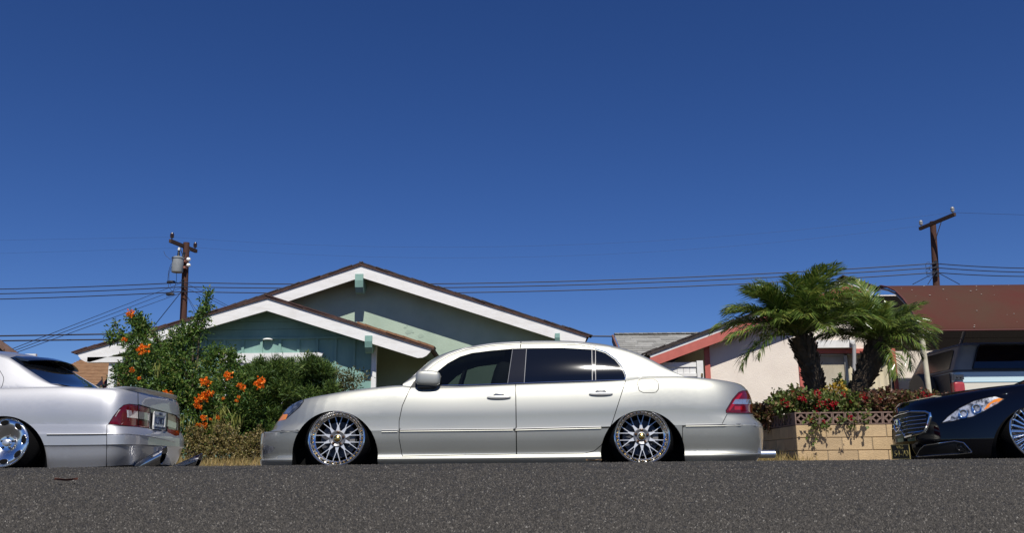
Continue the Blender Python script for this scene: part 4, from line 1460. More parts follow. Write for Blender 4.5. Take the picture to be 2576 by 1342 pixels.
    bracket(h, 919, 937, 846, 888, Y1, 0.48, M_TEAL)
    # porch lamp on the ledger
    c = P(673, 853, W1 - 0.06)
    MB().lathe([(0.10, 0.0), (0.085, 0.02), (0.05, 0.032), (0.001, 0.035)], c + Vector((0, 0.03, -0.02)), (0, 0, 1), 20).build('porch_lamp', M_TRIM, h)
    # window with wide casing
    x0, x1, zt_, zb_ = P(562, 900, W1).x, P(800, 900, W1).x, P(680, 914, W1).z, P(680, 1030, W1).z
    w_ = MB().box2((x0 + 0.1, W1 - 0.004, zb_), (x1 - 0.1, W1 + 0.018, zt_)).build('window', M_PANE, h, smooth=False)
    hd = MB().prism([Vector((x0 - 0.09, W1 - 0.06, zt_ + .19)), Vector((x1 + 0.11, W1 - 0.06, zt_ + .19)), Vector((x1 + 0.05, W1 - 0.06, zt_ + .03)), Vector((x1 + 0.05, W1 - 0.06, zt_)), Vector((x0 - 0.03, W1 - 0.06, zt_)), Vector((x0 - 0.03, W1 - 0.06, zt_ + .03))], (0, 0.07, 0)).build('casing', M_TRIM, w_, smooth=False)
    for a, b in ((x0, x0 + 0.1), (x1 - 0.1, x1)):
        MB().box2((a, W1 - 0.045, zb_ - 0.1), (b, W1 + 0.015, zt_)).build('casing', M_TRIM, w_, smooth=False)
    MB().box2((x0 - 0.05, W1 - 0.07, zb_ - 0.1), (x1 + 0.05, W1 - 0.046, zb_)).build('sill', M_TRIM, w_, smooth=False)
    n = 3
    for k in range(1, n):
        x = x0 + 0.1 + (x1 - x0 - 0.2) * k / n
        MB().box2((x - 0.03, W1 - 0.035, zb_), (x + 0.03, W1 - 0.005, zt_)).build('mullion', M_TRIM, w_, smooth=False)
    for k in range(n):
        xa = x0 + 0.1 + (x1 - x0 - 0.2) * k / n
        xb_ = x0 + 0.1 + (x1 - x0 - 0.2) * (k + 1) / n
        MB().box2((xa + 0.03, W1 - 0.03, zt_ - 0.05), (xb_ - 0.03, W1 - 0.006, zt_)).build('sash', M_TRIM, w_, smooth=False)
green_house()

M_PINKWALL = mat('cream_stucco', (0.80, 0.72, 0.63), 0.85, col2=(0.72, 0.64, 0.56), nscale=2.0, ndetail=10, bump=0.4, bscale=60)
M_SALMON = mat('salmon_trim', (0.52, 0.135, 0.105), 0.6, col2=(0.44, 0.11, 0.085), nscale=6)
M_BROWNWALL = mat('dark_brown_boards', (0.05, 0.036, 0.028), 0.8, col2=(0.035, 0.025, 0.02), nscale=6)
M_SHADE = mat('carport_shade_black', (0.010, 0.008, 0.007), 0.9, spec=0.1)  # near-black to imitate the wall's shade behind the canopy
M_CURTAIN = mat('curtain', (0.72, 0.65, 0.48), 0.9, col2=(0.58, 0.51, 0.37), nscale=9, stretch=(6, 1, 0.4))
M_FROST = mat('frosted_pane', (0.52, 0.47, 0.36), 0.25, coat=0.4, coat_rough=0.15, col2=(0.40, 0.35, 0.26), nscale=5)

def pink_house():
    Yf = 17.4
    Yw = Yf + 0.32
    zg = 0.28
    h = thing('house', 'cream house with salmon red trim behind the two palms', 'house', (6.2, Yw + 3, zg))
    A, B = P(2134, 708, Yf), P(1634, 893, Yf)
    xc = A.x + 0.42
    C = Vector((xc, Yf, A.z - (xc - A.x) * (A.z - B.z) / (A.x - B.x)))
    for E in (B, C):
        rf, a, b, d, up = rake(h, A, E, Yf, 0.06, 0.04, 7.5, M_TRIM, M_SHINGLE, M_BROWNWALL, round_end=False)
        edge_shingles(rf, a, b, d, up, Yf, M_SHINGLE, 24, 'dark')
        dd = Vector((0, 0, -0.065))
        MB().prism([A + dd, E + dd, E + dd - up * 0.17, A + dd + Vector((0, 0, -0.185))], (0, 0.04, 0)).build('fascia_board', M_SALMON, h, smooth=False)
    sl = (A.z - B.z) / (A.x - B.x)
    zw = lambda x: A.z - 0.06 - min(abs(x - A.x), 0.45 if x > A.x else 99) * sl
    xl, xr = P(1776, 900, Yw).x, 11.5
    # the opening of the window is left free
    wx0, wx1, wz1, wz0 = P(2017, 900, Yw).x, P(2243, 900, Yw).x, P(2130, 890, Yw).z, 0.95
    def wall(a, b, z0, z1f):
        pts = [Vector((a, Yw, z0)), Vector((b, Yw, z0)), Vector((b, Yw, z1f(b)))]
        if a < xc + 0.05 < b and z1f(a) != z1f(b):
            pts.append(Vector((xc + 0.05, Yw, z1f(xc + 0.05))))
        if a < A.x < b:
            pts.append(Vector((A.x, Yw, z1f(A.x))))
        pts.append(Vector((a, Yw, z1f(a))))
        return pts
    MB().prism(wall(xl, wx0, zg, zw), (0, 0.2, 0)).build('wall', M_PINKWALL, h, smooth=False)
    MB().prism(wall(wx1, xr, zg, zw), (0, 0.2, 0)).build('wall', M_PINKWALL, h, smooth=False)
    MB().prism(wall(wx0, wx1, wz1, zw), (0, 0.2, 0)).build('wall', M_PINKWALL, h, smooth=False)
    MB().prism(wall(wx0, wx1, zg, lambda x: wz0), (0, 0.2, 0)).build('wall', M_PINKWALL, h, smooth=False)
    MB().box2((xl, Yw + 0.2, zg), (xl + 0.2, Yw + 6, zw(xl) - .05)).build('wall', M_PINKWALL, h, smooth=False)
    MB().box2((B.x + 0.25, Yw + 2.4, zg), (xl, Yw + 2.6, zw(xl) - .4)).build('wall', M_BROWNWALL, h, smooth=False)
    # near-black boards added here in place of the deep shade under the canopy
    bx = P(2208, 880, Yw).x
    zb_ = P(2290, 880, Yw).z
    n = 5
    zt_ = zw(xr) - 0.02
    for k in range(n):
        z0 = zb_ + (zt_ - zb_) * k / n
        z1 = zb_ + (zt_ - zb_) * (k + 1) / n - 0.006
        MB().box2((bx, Yw - 0.025, z0), (xr, Yw - 0.002, z1)).build('shade_board', M_SHADE, h, smooth=False)
    # corner post and beam
    x = P(1777.5, 900, Yw).x
    MB().box2((x - 0.05, Yw - 0.05, zg), (x + 0.052, Yw - 0.002, zw(x) - 0.02)).build('corner_post', M_SALMON, h, smooth=False)
    z = P(1800, 853, Yw).z
    MB().box2((x + 0.06, Yw - 0.09, z), (x + 0.26, Yw - 0.003, z + 0.09)).build('beam_end', M_SALMON, h, smooth=False)
    # window
    fz0, fz1 = wz0 - 0.1, P(2130, 879, Yw).z
    fx0, fx1 = P(2007, 900, Yw).x, P(2252, 900, Yw).x
    pane = MB().box2((wx0, Yw + 0.09, wz0), ((wx0 + wx1) / 2 - 0.02, Yw + 0.1, wz1)).build('window', M_FROST, h, smooth=False)
    for a, b, c, d_ in ((fx0, wx0, fz0, fz1), (wx1, fx1, fz0, fz1), (wx0, wx1, wz1, fz1), (wx0, wx1, fz0, wz0)):
        MB().box2((a, Yw - 0.035, c), (b, Yw + 0.07, d_)).build('frame', M_SALMON, pane, smooth=False)
    M_ALU = mat('aluminium_sash', (0.5, 0.5, 0.49), 0.4, 0.7)
    xm = (wx0 + wx1) / 2
    for a, b, c, d_ in ((xm - 0.03, xm + 0.03, wz0, wz1), (wx0, wx0 + 0.03, wz0, wz1), (wx1 - 0.03, wx1, wz0, wz1), (wx0, wx1, wz1 - 0.03, wz1)):
        MB().box2((a, Yw + 0.055, c), (b, Yw + 0.085, d_)).build('sash', M_ALU, pane, smooth=False)
    # folds of the curtain behind the right pane
    nx = 60
    vs, fs = [], []
    for i in range(nx + 1):
        u = i / nx
        x = xm + (wx1 - xm) * u
        for j, z in enumerate((wz0, (wz0 + wz1) / 2, wz1)):
            y = Yw + 0.16 + 0.02 * math.sin(u * 38 + 0.6 * j) + 0.012 * math.sin(u * 17 + j)
            vs.append((x, y, z))
    for i in range(nx):
        for j in range(2):
            fs.append((i * 3 + j, (i + 1) * 3 + j, (i + 1) * 3 + j + 1, i * 3 + j + 1))
    MB().add(vs, fs).build('curtain', M_CURTAIN, pane, fix=False)
    MB().box2((wx0, Yw + 0.195, wz0), (wx1, Yw + 0.2, wz1)).build('blind', M_CURTAIN, pane, smooth=False)
    # grey pipe in front of the window
    a, b = P(2149, 868, Yw - 0.3), P(2149, 1010, Yw - 0.3)
    MB().tube([b, a, a + Vector((0, 0.3, 0.12))], 0.035, 10).build('pipe', mat('grey_pipe', (0.36, 0.36, 0.37), 0.5), h)
    # low second roof edge above the window
    z0, z1 = P(2110, 878, Yw - .1).z, P(2110, 857, Yw - .1).z
    MB().box2((P(2053, 870, Yw - .1).x, Yw - 0.14, z0 + 0.015), (P(2150, 870, Yw - .1).x, Yw - 0.002, z1)).build('window_hood', M_TRIM, h, smooth=False)
pink_house()

def vinyl_gate():
    Y = 17.58
    g = thing('gate', 'white vinyl side gate beside the salmon corner post', 'gate', (P(1700, 940, Y).x, Y, 0.28))
    z1 = P(1700, 913, Y).z
    x0, x1 = P(1640, 930, Y).x, P(1751, 930, Y).x
    MB().box2((x0, Y - 0.035, z1 - 0.09), (x1, Y + 0.03, z1)).build('rail', M_TRIM, g, smooth=False)
    zr_ = P(1700, 941, Y).z
    MB().box2((x0, Y - 0.03, zr_ - 0.06), (x1, Y + 0.025, zr_)).build('rail', M_TRIM, g, smooth=False)
    n = 7
    for k in range(n):
        a = x0 + (x1 - x0) * k / n
        b = x0 + (x1 - x0) * (k + 1) / n - 0.006
        MB().box2((a, Y - 0.012, 0.3), (b, Y + 0.012, zr_ - 0.062)).build('plank', M_TRIM, g, smooth=False)
        MB().box2((a, Y - 0.012, zr_ + 0.002), (b, Y + 0.012, z1 - 0.092)).build('plank', M_TRIM, g, smooth=False)
    xp = P(1760, 930, Y).x
    MB().box2((xp - 0.06, Y - 0.06, 0.28), (xp + 0.06, Y + 0.06, P(1760, 909, Y).z)).build('gate_post', M_TRIM, g, smooth=False)
    c = P(1766, 945, Y - 0.08)
    MB().box(c, (0.03, 0.03, 0.07)).build('latch', M_GOLD, g, smooth=False)
vinyl_gate()

def course_roof(parent, R0, R1, E0, E1, n, m, name='shingle_course', thick=0.02, tab=None, seed=1):
    "roof plane from the ridge R0-R1 to the eave E0-E1 in overlapping courses; tab: width of single shingles"
    rr = random.Random(seed)
    nrm = (R1 - R0).cross(E0 - R0).normalized()
    if nrm.z < 0:
        nrm = -nrm
    for k in range(n):
        t0, t1 = k / n, (k + 1) / n + 0.15 / n
        def edge(t):
            return R0 + (E0 - R0) * t, R1 + (E1 - R1) * t
        a0, a1 = edge(t0)
        b0, b1 = edge(t1)
        L = (a1 - a0).length
        cnt = max(1, int(L / tab)) if tab else 1
        off = rr.random() if tab else 0
        cuts = [0.0] + [min(1, max(0, (i + off + rr.uniform(-.15, .15)) / cnt)) for i in range(cnt)] + [1.0] if tab else [0.0, 1.0]
        for u0, u1 in zip(cuts[:-1], cuts[1:]):
            if u1 - u0 < 0.004:
                continue
            lift = thick * (1.0 + (rr.uniform(0, .5) if tab else 0))
            g = 0.0015 / max(L, .1) if tab else 0
            p = [a0.lerp(a1, u0 + g), a0.lerp(a1, u1 - g), b0.lerp(b1, u1 - g), b0.lerp(b1, u0 + g)]
            top = [p[0] + nrm * 0.004, p[1] + nrm * 0.004, p[2] + nrm * lift, p[3] + nrm * lift]
            mb = MB().add([*p, *top], [(4, 5, 6, 7), (3, 2, 1, 0), (3, 7, 6, 2), (0, 4, 7, 3), (1, 2, 6, 5), (0, 1, 5, 4)])
            o = mb.build(name if not tab else 'shingle', m if not isinstance(m, list) else rr.choice(m), parent, smooth=False)

def background_houses():
    # tan roof at the left
    h = thing('house', 'distant house with tan shingled hip roof behind the left porch post', 'house', (-13, 30, 0.4))
    M_TAN = mat('tan_shingle', (0.36, 0.215, 0.115), 0.9, col2=(0.24, 0.135, 0.07), nscale=6, ndetail=8, stretch=(1, 1, 3))
    R0, R1 = P(206, 905, 31), P(420, 905, 31)
    E0, E1 = P(60, 979, 27.5), P(500, 975, 27.5)
    course_roof(h, R0, R1, E0, E1, 20, M_TAN, thick=0.035)
    MB().box2((E0.x + 0.4, 28.2, 0.3), (E1.x - 0.3, 28.4, E0.z)).build('wall', mat('shade_wall', (0.34, 0.29, 0.23), 0.9), h, smooth=False)
    MB().prism([E0 + Vector((0, 0, -0.02)), E1 + Vector((0, 0, -0.02)), E1 + Vector((0, 0, -0.2)), E0 + Vector((0, 0, -0.2))], (0, 0.05, 0)).build('fascia_board', mat('brown_fascia', (0.08, 0.05, 0.035), 0.8), h, smooth=False)
    # hip at the left end
    MB().add([R0, E0, E0 + Vector((-0.3, 7, 0)), R0 + Vector((0, 0.2, 0))], [(0, 1, 2, 3)]).build('roof', M_TAN, h, smooth=False, fix=False)
    # tiled rake at the far left edge
    h = thing('house', 'brown tiled roof corner at the extreme left edge of the view', 'house', (-14, 24, 0.4))
    Y = 22
    M_BT = mat('brown_tile', (0.12, 0.07, 0.05), 0.85, col2=(0.20, 0.12, 0.085), nscale=9)
    A, B = P(-90, 808, Y), P(25, 892, Y)
    d = (B - A).normalized()
    up = Vector((-d.z, 0, d.x))
    MB().prism([A, B, B - up * 0.22, A - up * 0.22], (0, 0.7, 0)).build('roof', mat('brown_eave', (0.05, 0.035, 0.03), 0.8), h, smooth=False)
    n = 9
    L = (B - A).length
    for k in range(n):
        p = A + d * (L * (k + 0.5) / n)
        MB().box(p + up * 0.015 + Vector((0, 0.2, 0)), (L / n * 1.15, 0.5, 0.05), Matrix.Rotation(math.atan2(-d.z, d.x) + 0.12, 3, 'Y')).build('tile', M_BT, h, smooth=False)
    MB().box2((A.x - 3, Y + 0.5, 0.3), (A.x + 0.3, Y + 0.7, A.z)).build('wall', mat('tan_wall', (0.5, 0.42, 0.33), 0.9), h, smooth=False)
    q0, q1 = P(62, 899, Y + 6), P(90, 891, Y + 6)
    MB().box2(q0, q1 + Vector((0, 0.1, 0))).build('gutter', M_TRIM, h, smooth=False)
    # grey roof between the two near houses
    h = thing('house', 'house with light grey shingled roof seen between the green and cream houses', 'house', (4.3, 24.5, 0.4))
    greys = [mat('grey_shingle_%d' % k, c, 0.9, col2=[x * .75 for x in c], nscale=10) for k, c in enumerate(((0.30, 0.295, 0.27), (0.25, 0.245, 0.225), (0.35, 0.345, 0.32)))]
    R0, R1 = P(1545, 843, 26), P(1760, 841, 26)
    E0 = Vector((R0.x, 22.2, R0.z - 1.65))
    E1 = Vector((R1.x, 22.2, R1.z - 1.65))
    course_roof(h, R0, R1, E0, E1, 20, greys, thick=0.014, tab=0.36, seed=5)
    e = (E0 - R0)
    MB().prism([R0 + Vector((-0.02, 0, 0)), E0 + Vector((-0.02, 0, 0)), E0 + Vector((-0.02, 0, -0.2)), R0 + Vector((-0.02, 0, -0.22))], (-0.05, 0, 0)).build('fascia_board', mat('brick_fascia', (0.16, 0.075, 0.055), 0.7), h, smooth=False)
    n = 18
    for k in range(n):
        p = R0.lerp(R1, (k + 0.5) / n)
        MB().box(p + Vector((0, 0.0, 0.02)), ((R1.x - R0.x) / n * 0.96, 0.24, 0.03), Matrix.Rotation(0.05, 3, 'Y')).build('ridge_cap', greys[k % 3], h, smooth=False)
    MB().prism([R0 + Vector((0.4, 0.3, -0.2)), R1 + Vector((0, 0.3, -0.2)), Vector((R1.x, 26.3, 0.3)), Vector((R0.x + 0.4, 26.3, 0.3))], (0, 0.2, 0)).build('wall', M_PINKWALL, h, smooth=False)
background_houses()
# ------------------------------------------------------------------ canopy, parked wagon, planter, poles and cables
M_CANVAS = mat('maroon_canvas', (0.088, 0.026, 0.022), 0.9, spec=0.1, col2=(0.072, 0.040, 0.028), nscale=0.8, ndetail=8, lo=0.3, hi=0.7, bump=0.1, bscale=30)
M_CREAM = mat('cream_paint', (0.66, 0.62, 0.48), 0.5, col2=(0.55, 0.5, 0.38), nscale=8)

def canopy():
    X0, X1 = P(2316, 830, 15.0).x, 13.5
    zb = P(2316, 830, 15.0).z
    ztop = P(2207, 720, 16.45).z
    cn = thing('carport_canopy', 'faded maroon canvas carport canopy on cream posts over the wagon', 'canopy', (X0 + 3, 16, 0.2))
    prof = [(14.985, zb - 0.02), (15.0, zb + 0.03), (15.10, zb + 0.16), (15.30, zb + 0.40), (15.55, zb + 0.62), (15.85, zb + 0.82), (16.15, zb + 0.94), (16.45, ztop), (16.55, ztop - 0.005)]
    ys = np.array([p[0] for p in prof])
    zs = np.array([p[1] for p in prof])
    vs, fs = [], []
    nx = 40
    rr = random.Random(3)
    for i in range(nx + 1):
        x = X0 + (X1 - X0) * i / nx
        sag = 0.012 * math.sin(math.pi * (i % 10) / 10)
        for j in range(len(prof)):
            vs.append((x, ys[j], zs[j] - sag * (1 if 2 < j < 7 else 0)))
    n = len(prof)
    k = len(vs)
    vs += [(x, y + 0.004, z - 0.016) for x, y, z in vs]
    for i in range(nx):
        for j in range(n - 1):
            a = i * n + j
            fs.append((a, a + n, a + n + 1, a + 1))
            fs.append((k + a, k + a + 1, k + a + n + 1, k + a + n))
    for j in range(n - 1):
        fs.append((j, j + 1, k + j + 1, k + j))
    for i in range(nx):
        fs.append((i * n, k + i * n, k + (i + 1) * n, (i + 1) * n))
    MB().add(vs, fs).build('canvas', M_CANVAS, cn)
    # hem and scattered droppings / chalky spots
    MB().tube([(X0, 14.985, zb - 0.02), (X1, 14.985, zb - 0.02)], 0.014, 6).build('hem', mat('maroon_hem', (0.10, 0.03, 0.028), 0.8), cn)
    MB().tube([(X0 + 0.005, y, z + 0.004) for y, z in prof], 0.016, 6).build('hem', MATS['maroon_hem'], cn)
    M_SPOT = mat('chalk_spot', (0.45, 0.38, 0.33), 0.9)
    for q in range(34):
        x = rr.uniform(X0 + 0.15, X0 + 2.6)
        u = rr.uniform(0.8, 6.4)
        y = float(np.interp(u, range(n), ys))
        z = float(np.interp(u, range(n), zs))
        s = rr.uniform(0.005, 0.013)
        MB().ball((x, y - 0.004, z + 0.006), (s * 1.4, s, s * 0.7), 6, 4).build('stain', M_SPOT, cn)
    for x, y in ((P(2320, 860, 15.06).x, 15.06), (X0 + 5.2, 15.06), (X0 + 5.2, 16.4)):
        z1 = zb + 0.02 if y < 16 else ztop - 0.1
        MB().tube([(x + (0.05 if y < 16 else 0), y, 0.15), (x, y, z1)], 0.042, 14).build('post', M_CREAM, cn)
    MB().tube([P(2416, 868, 16.9), P(2428, 828, 16.5)], 0.03, 8).build('strut', mat('grey_strut', (0.3, 0.29, 0.27), 0.6), cn)
    for x in (X0 + 0.02, X0 + 2.6, X0 + 5.2):
        MB().tube([(x, y + 0.02, z - 0.05) for y, z in prof], 0.02, 6).build('rib', MATS['grey_strut'], cn)
canopy()

def wagon():
    Y0, W = 15.5, 1.9
    Y1 = Y0 + W
    X0 = P(2403, 960, Y0).x
    L = 4.6
    c = thing('parked_wagon', 'old white and light blue wagon with spare tyre cover under the canopy', 'car', (X0 + 2.3, Y0 + W / 2, 0.2))
    z = lambda py: P(2500, py, Y0).z
    zbelt, zblue, zwhite, zroof, zbot = z(936), z(936), z(961), z(858), 0.62
    M_W = mat('old_white_paint', (0.72, 0.68, 0.58), 0.35, coat=0.5)
    M_B = mat('light_blue_paint', (0.52, 0.66, 0.70), 0.35, coat=0.5)
    M_GR = mat('grey_fibreglass', (0.30, 0.30, 0.285), 0.6, col2=(0.25, 0.25, 0.24), nscale=5)
    M_DG = mat('dark_grey_vinyl', (0.10, 0.098, 0.092), 0.6, col2=(0.075, 0.075, 0.07), nscale=6, bump=0.15)
    def band(name, z0, z1, i0, i1, m, x0=X0, x1=X0 + L, dx0=0.0, dx1=0.0, rad=0.08, parent=c):
        "rounded-corner slab of the body between two heights, inset i0 at the bottom and i1 at the top"
        def ring(zz, i, dx):
            pts = []
            a0, b0 = x0 + dx, x1 - dx * 0.3
            y0, y1 = Y0 + i, Y1 - i
            for cx, cy, s in ((a0 + rad, y0 + rad, 180), (b0 - rad, y0 + rad, 270), (b0 - rad, y1 - rad, 0), (a0 + rad, y1 - rad, 90)):
                for k in range(5):
                    an = math.radians(s + 90 * k / 4)
                    pts.append((cx + rad * math.cos(an), cy + rad * math.sin(an), zz))
            return pts
        a, b = ring(z0, i0, dx0), ring(z1, i1, dx1)
        n = len(a)
        return MB().add(a + b, [(k, (k + 1) % n, n + (k + 1) % n, n + k) for k in range(n)] + [tuple(range(n - 1, -1, -1)), tuple(range(n, 2 * n))]).build(name, m, parent, angle=40)
    band('lower_body', zbot, zwhite - 0.012, 0.03, 0.0, M_W)
    band('trim_line', zwhite - 0.012, zwhite, -0.006, -0.006, mat('blue_line', (0.2, 0.34, 0.42), 0.4))
    band('blue_band', zwhite, zblue, 0.0, 0.02, M_B)
    band('belt', zblue, zblue + 0.045, 0.035, 0.05, M_DG, dx0=0.02, dx1=0.03)
    cab = band('hard_top', zblue + 0.045, zroof - 0.06, 0.05, 0.17, M_GR, dx0=0.03, dx1=0.24)
    band('roof', zroof - 0.06, zroof, 0.15, 0.24, M_GR, dx0=0.22, dx1=0.32, rad=0.12)
    # side glass lies on the leaning side
    def on_side(px, py):
        t = (z(py) - (zblue + 0.045)) / (zroof - 0.06 - zblue - 0.045)
        return P(px, py, Y0 + 0.05 + 0.12 * max(0, min(1, t)) - 0.012)
    poly = [(2447, 929), (2456, 888), (2460, 874), (2466, 868), (2482, 866.5), (2780, 866), (2790, 929)]
    MB().prism([on_side(a, b) for a, b in poly], (0, 0.008, 0)).build('window', M_GLASS, cab, smooth=False)
    pts = [on_side(a, b) + Vector((0, -0.003, 0)) for a, b in poly]
    MB().tube(pts + [pts[0]], 0.011, 6).build('window_seal', M_BLACK, cab)
    # back window on the leaning rear face
    za, zb_ = zblue + 0.07, zroof - 0.1
    def on_back(y, t, o=0.012):
        zz = za + (zb_ - za) * t
        return Vector((X0 + 0.03 + 0.21 * (zz - zblue - 0.045) / (zroof - 0.06 - zblue - 0.045) - o, y, zz))
    rp = [on_back(Y0 + .24, 0), on_back(Y1 - .24, 0), on_back(Y1 - .34, .93), on_back(Y1 - .42, 1), on_back(Y0 + .42, 1), on_back(Y0 + .34, .93)]
    MB().prism(rp, (0.01, 0, 0)).build('rear_window', mat('dull_glass', (0.02, 0.02, 0.018), 0.25), cab, smooth=False)
    MB().box2((X0 - 0.02, Y0 + 0.14, zbot + .1), (X0 + 0.02, Y1 - 0.14, zblue - 0.01)).build('tailgate', M_DG, c, smooth=False)
    # spare tyre with cover, hinge, lamp
    zc = z(985)
    yc = Y0 + 0.92
    MB().lathe([(0.001, 0.0), (0.30, 0.0), (0.345, 0.02), (0.365, 0.06), (0.37, 0.20), (0.35, 0.24), (0.001, 0.24)], (X0 - 0.02, yc, zc + .02), (-1, 0, 0), 40).build('spare_tyre_cover', M_DG, c, fix=True, angle=40)
    for k in range(2):
        b = Vector((X0 - 0.264, yc + 0.10 - 0.16 * k, zc + 0.075))
        MB().box(b, (0.004, 0.05, 0.06)).build('cover_mark', mat('cover_print', (0.035, 0.035, 0.035), 0.7), c, smooth=False)
    hx = P(2390, 950, Y0 - 0.02)
    hg = MB().box2(P(2399, 956, Y0 - 0.035), P(2422, 944, Y0 - 0.005)).build('hinge', M_DARKMETAL, c, smooth=False)
    MB().tube([P(2396, 957, Y0 - 0.03), P(2396, 943, Y0 - 0.03)], 0.025, 8).build('hinge_pin', M_DARKMETAL, hg)
    for px in (2408, 2417):
        MB().ball(P(px, 950, Y0 - 0.04), 0.014, 8, 5).build('bolt', M_BLACK, hg)
    lm = MB()
    a, b = P(2402, 1000, Y0), P(2426, 961, Y0)
    superball(lm, Vector(((a.x + b.x) / 2, Y0 + 0.06, (a.z + b.z) / 2)), ((b.x - a.x) / 2, 0.085, (b.z - a.z) / 2), 0.35)
    lm.build('taillight', mat('faded_red_lens', (0.33, 0.02, 0.025), 0.3, coat=0.4, col2=(0.42, 0.07, 0.07), nscale=9), c, angle=60)
    for x in (X0 + 0.95, X0 + 3.6):
        w_ = MB().lathe([(0.001, 0.0), (0.2, 0.0), (0.22, 0.02), (0.33, 0.01), (0.37, -0.04), (0.37, -0.2), (0.001, -0.2)], (x, Y0 + 0.03, 0.57), (0, -1, 0), 32).build('wheel', M_RUBBER, c, fix=True)
wagon()

# ------------------------------------------------------------------ planter of concrete blocks with a pierced top course
M_BLOCK = [mat('tan_block_%d' % k, c, 0.9, col2=[x * 0.72 for x in c], nscale=5, ndetail=9, bump=0.4, bscale=70, lo=0.45, hi=0.85) for k, c in enumerate(((0.50, 0.36, 0.20), (0.46, 0.335, 0.195), (0.53, 0.385, 0.22)))]
M_MORTAR = mat('mortar', (0.30, 0.25, 0.18), 0.95)
M_BREEZE = mat('brown_breeze_block', (0.22, 0.145, 0.115), 0.9, col2=(0.165, 0.11, 0.088), nscale=7, bump=0.3, bscale=60)

def planter():
    Yp = 12.35
    X0, X1 = P(2001, 1071, Yp).x, P(2480, 1071, Yp).x
    Y1 = 14.9
    z0, z1, z2 = 0.10, P(2001, 1071, Yp).z, P(2001, 1039, Yp).z
    p = thing('planter_wall', 'tan concrete block planter with pierced brown top course under the palms', 'planter', ((X0 + X1) / 2, Yp + 1.2, 0.12))
    T = 0.15
    ch = (z1 - z0) / 3
    bl = 0.402
    meshes = {}
    def blockmesh(l, key, m):
        if key not in meshes:
            e = 0.006
            mb = MB()
            x, y, zz = l / 2, T / 2, ch / 2 - 0.004
            x -= 0.004
            ring = lambda i, yy: [(-x + i, yy, -zz + i), (x - i, yy, -zz + i), (x - i, yy, zz - i), (-x + i, yy, zz - i)]
            vs = ring(e, -y) + ring(0, -y + e) + ring(0, y)
            fs = [(3, 2, 1, 0)] + [(r * 4 + k, r * 4 + (k + 1) % 4, r * 4 + 4 + (k + 1) % 4, r * 4 + 4 + k) for r in range(2) for k in range(4)] + [(8, 9, 10, 11)]
            o = mb.add(vs, fs).build('block', m, None, smooth=False)
            meshes[key] = o.data
            bpy.data.objects.remove(o)
        return meshes[key]
    inv = WORLDM[p.name].inverted()
    def put(me, name, loc, rz, jit=0.0):
        o = bpy.data.objects.new(name, me)
        o.location = loc
        o.rotation_euler = (0, 0, rz)
        link(o)
        o.parent = p
        o.matrix_parent_inverse = inv
        return o
    for r in range(3):
        zc = z0 + ch * (r + 0.5)
        x = X0 - (0.0 if r % 2 else bl / 2)
        x = X0
        first = bl if r % 2 == 0 else bl / 2
        l = first
        i = 0
        while x < X1:
            me = blockmesh(l, ('f', round(l, 3), i % 3), M_BLOCK[(i + r) % 3])
            put(me, 'block', (x + l / 2, Yp + T / 2 + random.uniform(-.002, .002), zc), 0)
            x += l
            l = bl
            i += 1
        y = Yp + T
        l = bl / 2 if r % 2 == 0 else bl
        while y < Y1:
            me = blockmesh(l, ('f', round(l, 3), i % 3), M_BLOCK[(i + r) % 3])
            put(me, 'block', (X0 + T / 2, y + l / 2, zc), -math.pi / 2)
            y += l
            l = bl
            i += 1
    MB().box2((X0 + 0.02, Yp + 0.012, z0 - 0.1), (X1, Yp + T - 0.012, z1 - 0.006)).build('mortar', M_MORTAR, p, smooth=False)
    MB().box2((X0 + 0.012, Yp + T, z0 - 0.1), (X0 + T - 0.012, Y1, z1 - 0.006)).build('mortar', M_MORTAR, p, smooth=False)
    # pierced block: square frame with four quarter rings
    s = z2 - z1
    mb = MB()
    h = s / 2
    f = 0.017
    for a, b in (((-h + .002, -T / 2, -h + .002), (h - .002, T / 2, -h + f)), ((-h + .002, -T / 2, h - f), (h - .002, T / 2, h)), ((-h + .002, -T / 2 + .001, -h + f), (-h + f, T / 2 - .001, h - f)), ((h - f, -T / 2 + .001, -h + f), (h - .002, T / 2 - .001, h - f))):
        mb.box2(a, b)
    for sx in (-1, 1):
        for sz in (-1, 1):
            R0_, R1_ = h * 0.88, h * 1.12
            n = 7
            pts_o = [(sx * (h - R1_ * math.cos(math.pi / 2 * k / n)), sz * (h - R1_ * math.sin(math.pi / 2 * k / n))) for k in range(n + 1)]
            pts_i = [(sx * (h - R0_ * math.cos(math.pi / 2 * k / n)), sz * (h - R0_ * math.sin(math.pi / 2 * k / n))) for k in range(n + 1)]
            cl = lambda v: max(-h + .004, min(h - .004, v))
            for k in range(n):
                q = [pts_o[k], pts_o[k + 1], pts_i[k + 1], pts_i[k]]
                mb.prism([Vector((cl(a), -T / 2 + 0.006, cl(b))) for a, b in q], (0, T - 0.02, 0))
    o = mb.build('pierced_block', M_BREEZE, None, smooth=False)
    bm_ = o.data
    bpy.data.objects.remove(o)
    x = X0
    while x < X1 - s / 2:
        put(bm_, 'pierced_block', (x + s / 2, Yp + T / 2, z1 + s / 2 + 0.002), random.uniform(-.01, .01))
        x += s
    y = Yp + T
    while y < Y1:
        put(bm_, 'pierced_block', (X0 + T / 2, y + s / 2, z1 + s / 2 + 0.002), math.pi / 2)
        y += s
    MB().box2((X0 + T + 0.01, Yp + T + 0.01, 0.12), (X1, Y1, z1 + 0.03)).build('soil', mat('planter_soil', (0.05, 0.035, 0.024), 1.0, bump=0.5, bscale=20), p, smooth=False)
planter()

